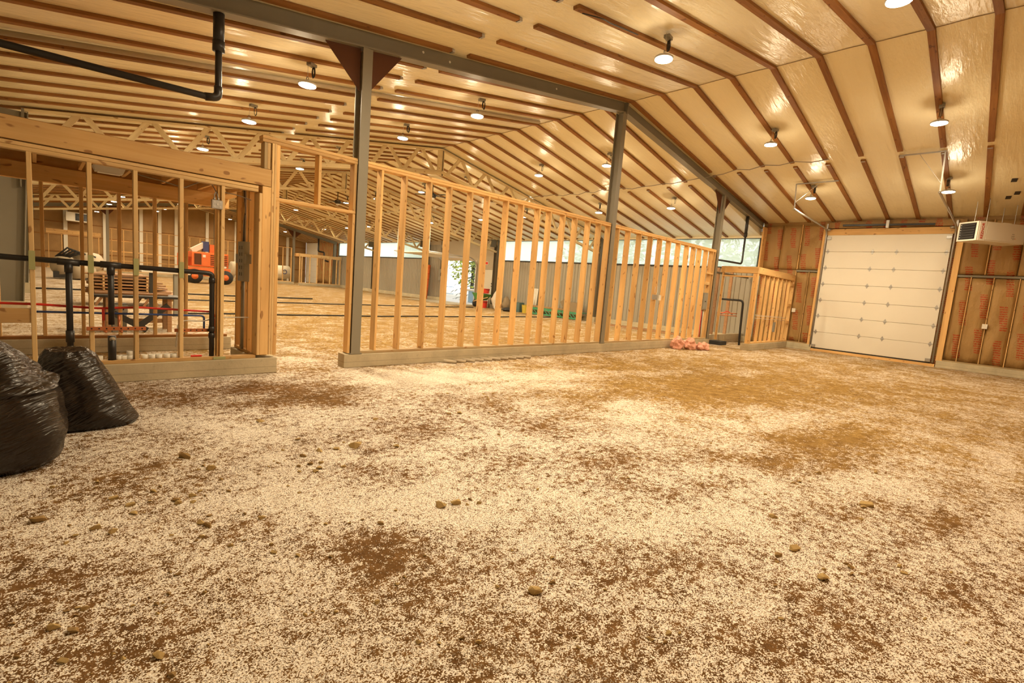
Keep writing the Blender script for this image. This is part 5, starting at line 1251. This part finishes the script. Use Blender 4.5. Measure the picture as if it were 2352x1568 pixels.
def heap_bag(x, y, w, h, mat, label, seed):
    bm = bmesh.new(); bmesh.ops.create_icosphere(bm, subdivisions=3, radius=1)
    for v in bm.verts:
        p = v.co.copy(); k = 1 + 0.25 * mnoise.noise(p * 2 + Vector((seed, 0, 0))) + 0.12 * mnoise.noise(p * 6 + Vector((0, seed, 0)))
        top = 1 - 0.45 * max(0, p.z); v.co = Vector((p.x * k * w / 2 * top, p.y * k * w / 2 * top, max(0, (p.z * k + 0.85) * h / 1.85)))
    m = bpy.data.meshes.new('feed_sack'); bm.to_mesh(m); bm.free(); m.materials.append(MAT[mat]); m.polygons.foreach_set('use_smooth', [True] * len(m.polygons))
    o = bpy.data.objects.new('feed_sack', m); link(o, None, (x, y, 0)); tag(o, label, 'sack', 'sacks by the clad wall')
heap_bag(18.05, 19.75, 0.62, 1.15, 'beige_bag', 'tall pale sack slumped beside the dark column', 1.2); heap_bag(18.15, 19.12, 0.5, 0.75, 'cardboard', 'shorter brown sack next to the tall pale sack', 4.4); heap_bag(17.62, 19.3, 0.36, 0.3, 'beige_bag', 'low pale sack lying before the brown sack', 6.4)
o = box('tool_box', 18.05, 18.45, 18.05, 18.5, 0.0, 0.5, 'teal_box', None, 'z', 0.03); tag(o, 'teal square tool box against the clad wall', 'tool box')
heap_bag(17.6, 18.4, 0.6, 0.22, 'rubber', 'black plastic sheet heap beside the teal box', 8.1)
t = thing('tube_bundle', 'bundle of white tubes leaning on the clad wall', 'tubes', (18.45, 17.3, 0))
for k in range(7): tube('tube', [(18.46 + 0.02 * (k % 3), 17.25 + 0.06 * k, 0.21), (18.60, 17.3 + 0.05 * k, 1.3)], 0.025, 'white_plastic', t, 6)
for q, (ya, yb) in enumerate(((16.2, 17.2), (15.0, 16.1), (13.9, 14.95))):
    t = thing('plastic_rack', ['green plastic rack section nearest the yellow bucket', 'green plastic rack section in the middle of the row', 'green plastic rack section nearest the tall post'][q], 'rack', (17.9, (ya + yb) / 2, 0), 'green rack sections by the wall')
    for zz in (0.03, 0.27): box('rail', 17.85, 17.9, ya, yb, zz, zz + 0.06, 'green_plastic', t)
    nn = 5
    for k in range(nn):
        a = ya + (yb - ya) * k / nn; b = ya + (yb - ya) * (k + 1) / nn
        bar('strut', (17.875, a, 0.09), (17.875, b, 0.27), 0.03, 0.03, 'green_plastic', t, (1, 0, 0))
    box('deck', 17.85, 18.45, ya, yb, 0.335, 0.355, 'green_plastic', t, 'y')
o = box('carton', 18.0, 18.4, 14.15, 14.75, 0.356, 0.80, 'cardboard', None, 'z', 0.01); tag(o, 'dark brown carton standing on the green rack', 'carton')
t = thing('folded_screen', 'dark folded panel leaning on the wall behind the green rack', 'panel', (18.45, 15.5, 0)); bar('sheet', (18.5, 15.2, 0.38), (18.5, 15.5, 0.85), 0.02, 0.35, 'cardboard', t)
o = box('long_plank', 18.3, 18.36, 14.8, 17.6, 0.36, 0.44, 'old_board', None, 'y'); tag(o, 'long brown plank along the clad wall behind the rack', 'plank')
for k in range(4): 
    o = box('scrap_plank', 17.3 + 0.16 * k, 17.44 + 0.16 * k, 8.6 + 0.3 * k, 12.6 - 0.25 * k, 0.0 , 0.05, 'old_board', None, 'y'); tag(o, ['first', 'second', 'third', 'fourth'][k] + ' old plank on the floor behind the partition, counted from the hall side', 'plank', 'old planks by the clad wall')

# ================================================================== OUTSIDE
og = mesh('ground_outside', [(XE + 0.12, -5, -0.03), (70, -5, -0.03), (70, 60, -0.03), (XE + 0.12, 60, -0.03)], [(0, 1, 2, 3)], 'outside_gravel'); og['kind'] = 'structure'
def tree(x, y, h, r, label, seed):
    t = thing('tree', label, 'tree', (x, y, 0), 'trees outside'); rn = random.Random(seed)
    tube('trunk', [(x, y, -0.05), (x + 0.1, y, h * 0.5), (x, y + 0.1, h * 0.85)], [0.18, 0.13, 0.05], 'bark', t, 8)
    vs, fs = [], []
    for k in range(1500):
        a, b = rn.uniform(0, 2 * pi), rn.uniform(-1, 1); q = rn.random() ** 0.4
        c = Vector((x + r * q * cos(a) * sqrt(1 - b * b), y + r * q * sin(a) * sqrt(1 - b * b), h * 0.55 + h * 0.45 * q * b))
        n1 = Vector((rn.gauss(0, 1), rn.gauss(0, 1), rn.gauss(0, 1))).normalized(); n2 = n1.orthogonal().normalized(); s = rn.uniform(0.10, 0.22); m = len(vs)
        vs += [c - n1 * s, c + n2 * s * 0.6, c + n1 * s, c - n2 * s * 0.6]; fs.append((m, m + 1, m + 2, m + 3))
    wmesh('crown', vs, fs, 'leaf_green', t)
for k, (x, y) in enumerate(((25, 8.5), (27, 13), (25.5, 17.5), (28, 21.5), (27, 33), (26, 39), (29, 45))):
    tree(x, y, 5.5 + (k % 3) * 0.7, 2.3, ['leafy green tree outside the window nearest the garage door', 'leafy green tree outside behind the tall centre post', 'leafy green tree outside the second window', 'leafy green tree outside beside the doorway', 'leafy green tree outside beyond the open door', 'leafy green tree outside the far window', 'leafy green tree outside the last far window'][k], k)
def conifer(x, y, h, label):
    t = thing('conifer', label, 'tree', (x, y, 0), 'trees outside'); rn = random.Random(4)
    tube('trunk', [(x, y, -0.05), (x, y, h)], [0.2, 0.03], 'bark', t, 8)
    for k in range(70):
        z = 0.7 + (h - 1.0) * k / 70; a = k * 2.4; L = (1 - z / h) * 2.6 + 0.3
        p = Vector((x, y, z)); d = Vector((cos(a), sin(a), -0.35))
        vs, fs = [], []
        for s in range(8):
            c = p + d * L * (s + 1) / 8; w = 0.28 * (1 - s / 9)
            sd = Vector((-sin(a), cos(a), 0))
            for e in (-1, 1):
                q = c + sd * e * w + Vector((0, 0, -0.12)) + d * 0.25; m = len(vs)
                vs += [c - d * 0.05, c + d * 0.06, q]; fs.append((m, m + 1, m + 2))
        v2, f2 = tube_geo([p, p + d * L], [0.025, 0.006], 5); vs, fs = join_geo([(vs, fs), (v2, f2)])
        wmesh('branch', vs, fs, 'needle_green', t)
conifer(24.6, 28.6, 7.0, 'dark drooping conifer outside the open overhead door')
t = thing('water_tank', 'low pale blue tank outside the open overhead door', 'tank', (21.5, 25.0, 0)); box('body', 20.9, 22.1, 24.3, 25.9, 0, 0.75, 'pale_blue', t, 'z', 0.05); box('lid', 20.85, 22.15, 24.25, 25.95, 0.752, 0.9, 'panel_white', t, 'y', 0.03)
t = thing('gate_post', 'grey blue gate post outside the open overhead door', 'post', (21.5, 29.5, 0)); box('post', 21.45, 21.55, 29.45, 29.55, 0, 1.9, 'pale_blue', t); box('cap', 21.43, 21.57, 29.43, 29.57, 1.9, 1.94, 'pale_blue', t)
for zz in (0.4, 0.9): bar('rail', (21.5, 29.45, zz), (21.5, 28.3, zz), 0.04, 0.04, 'pale_blue', t)
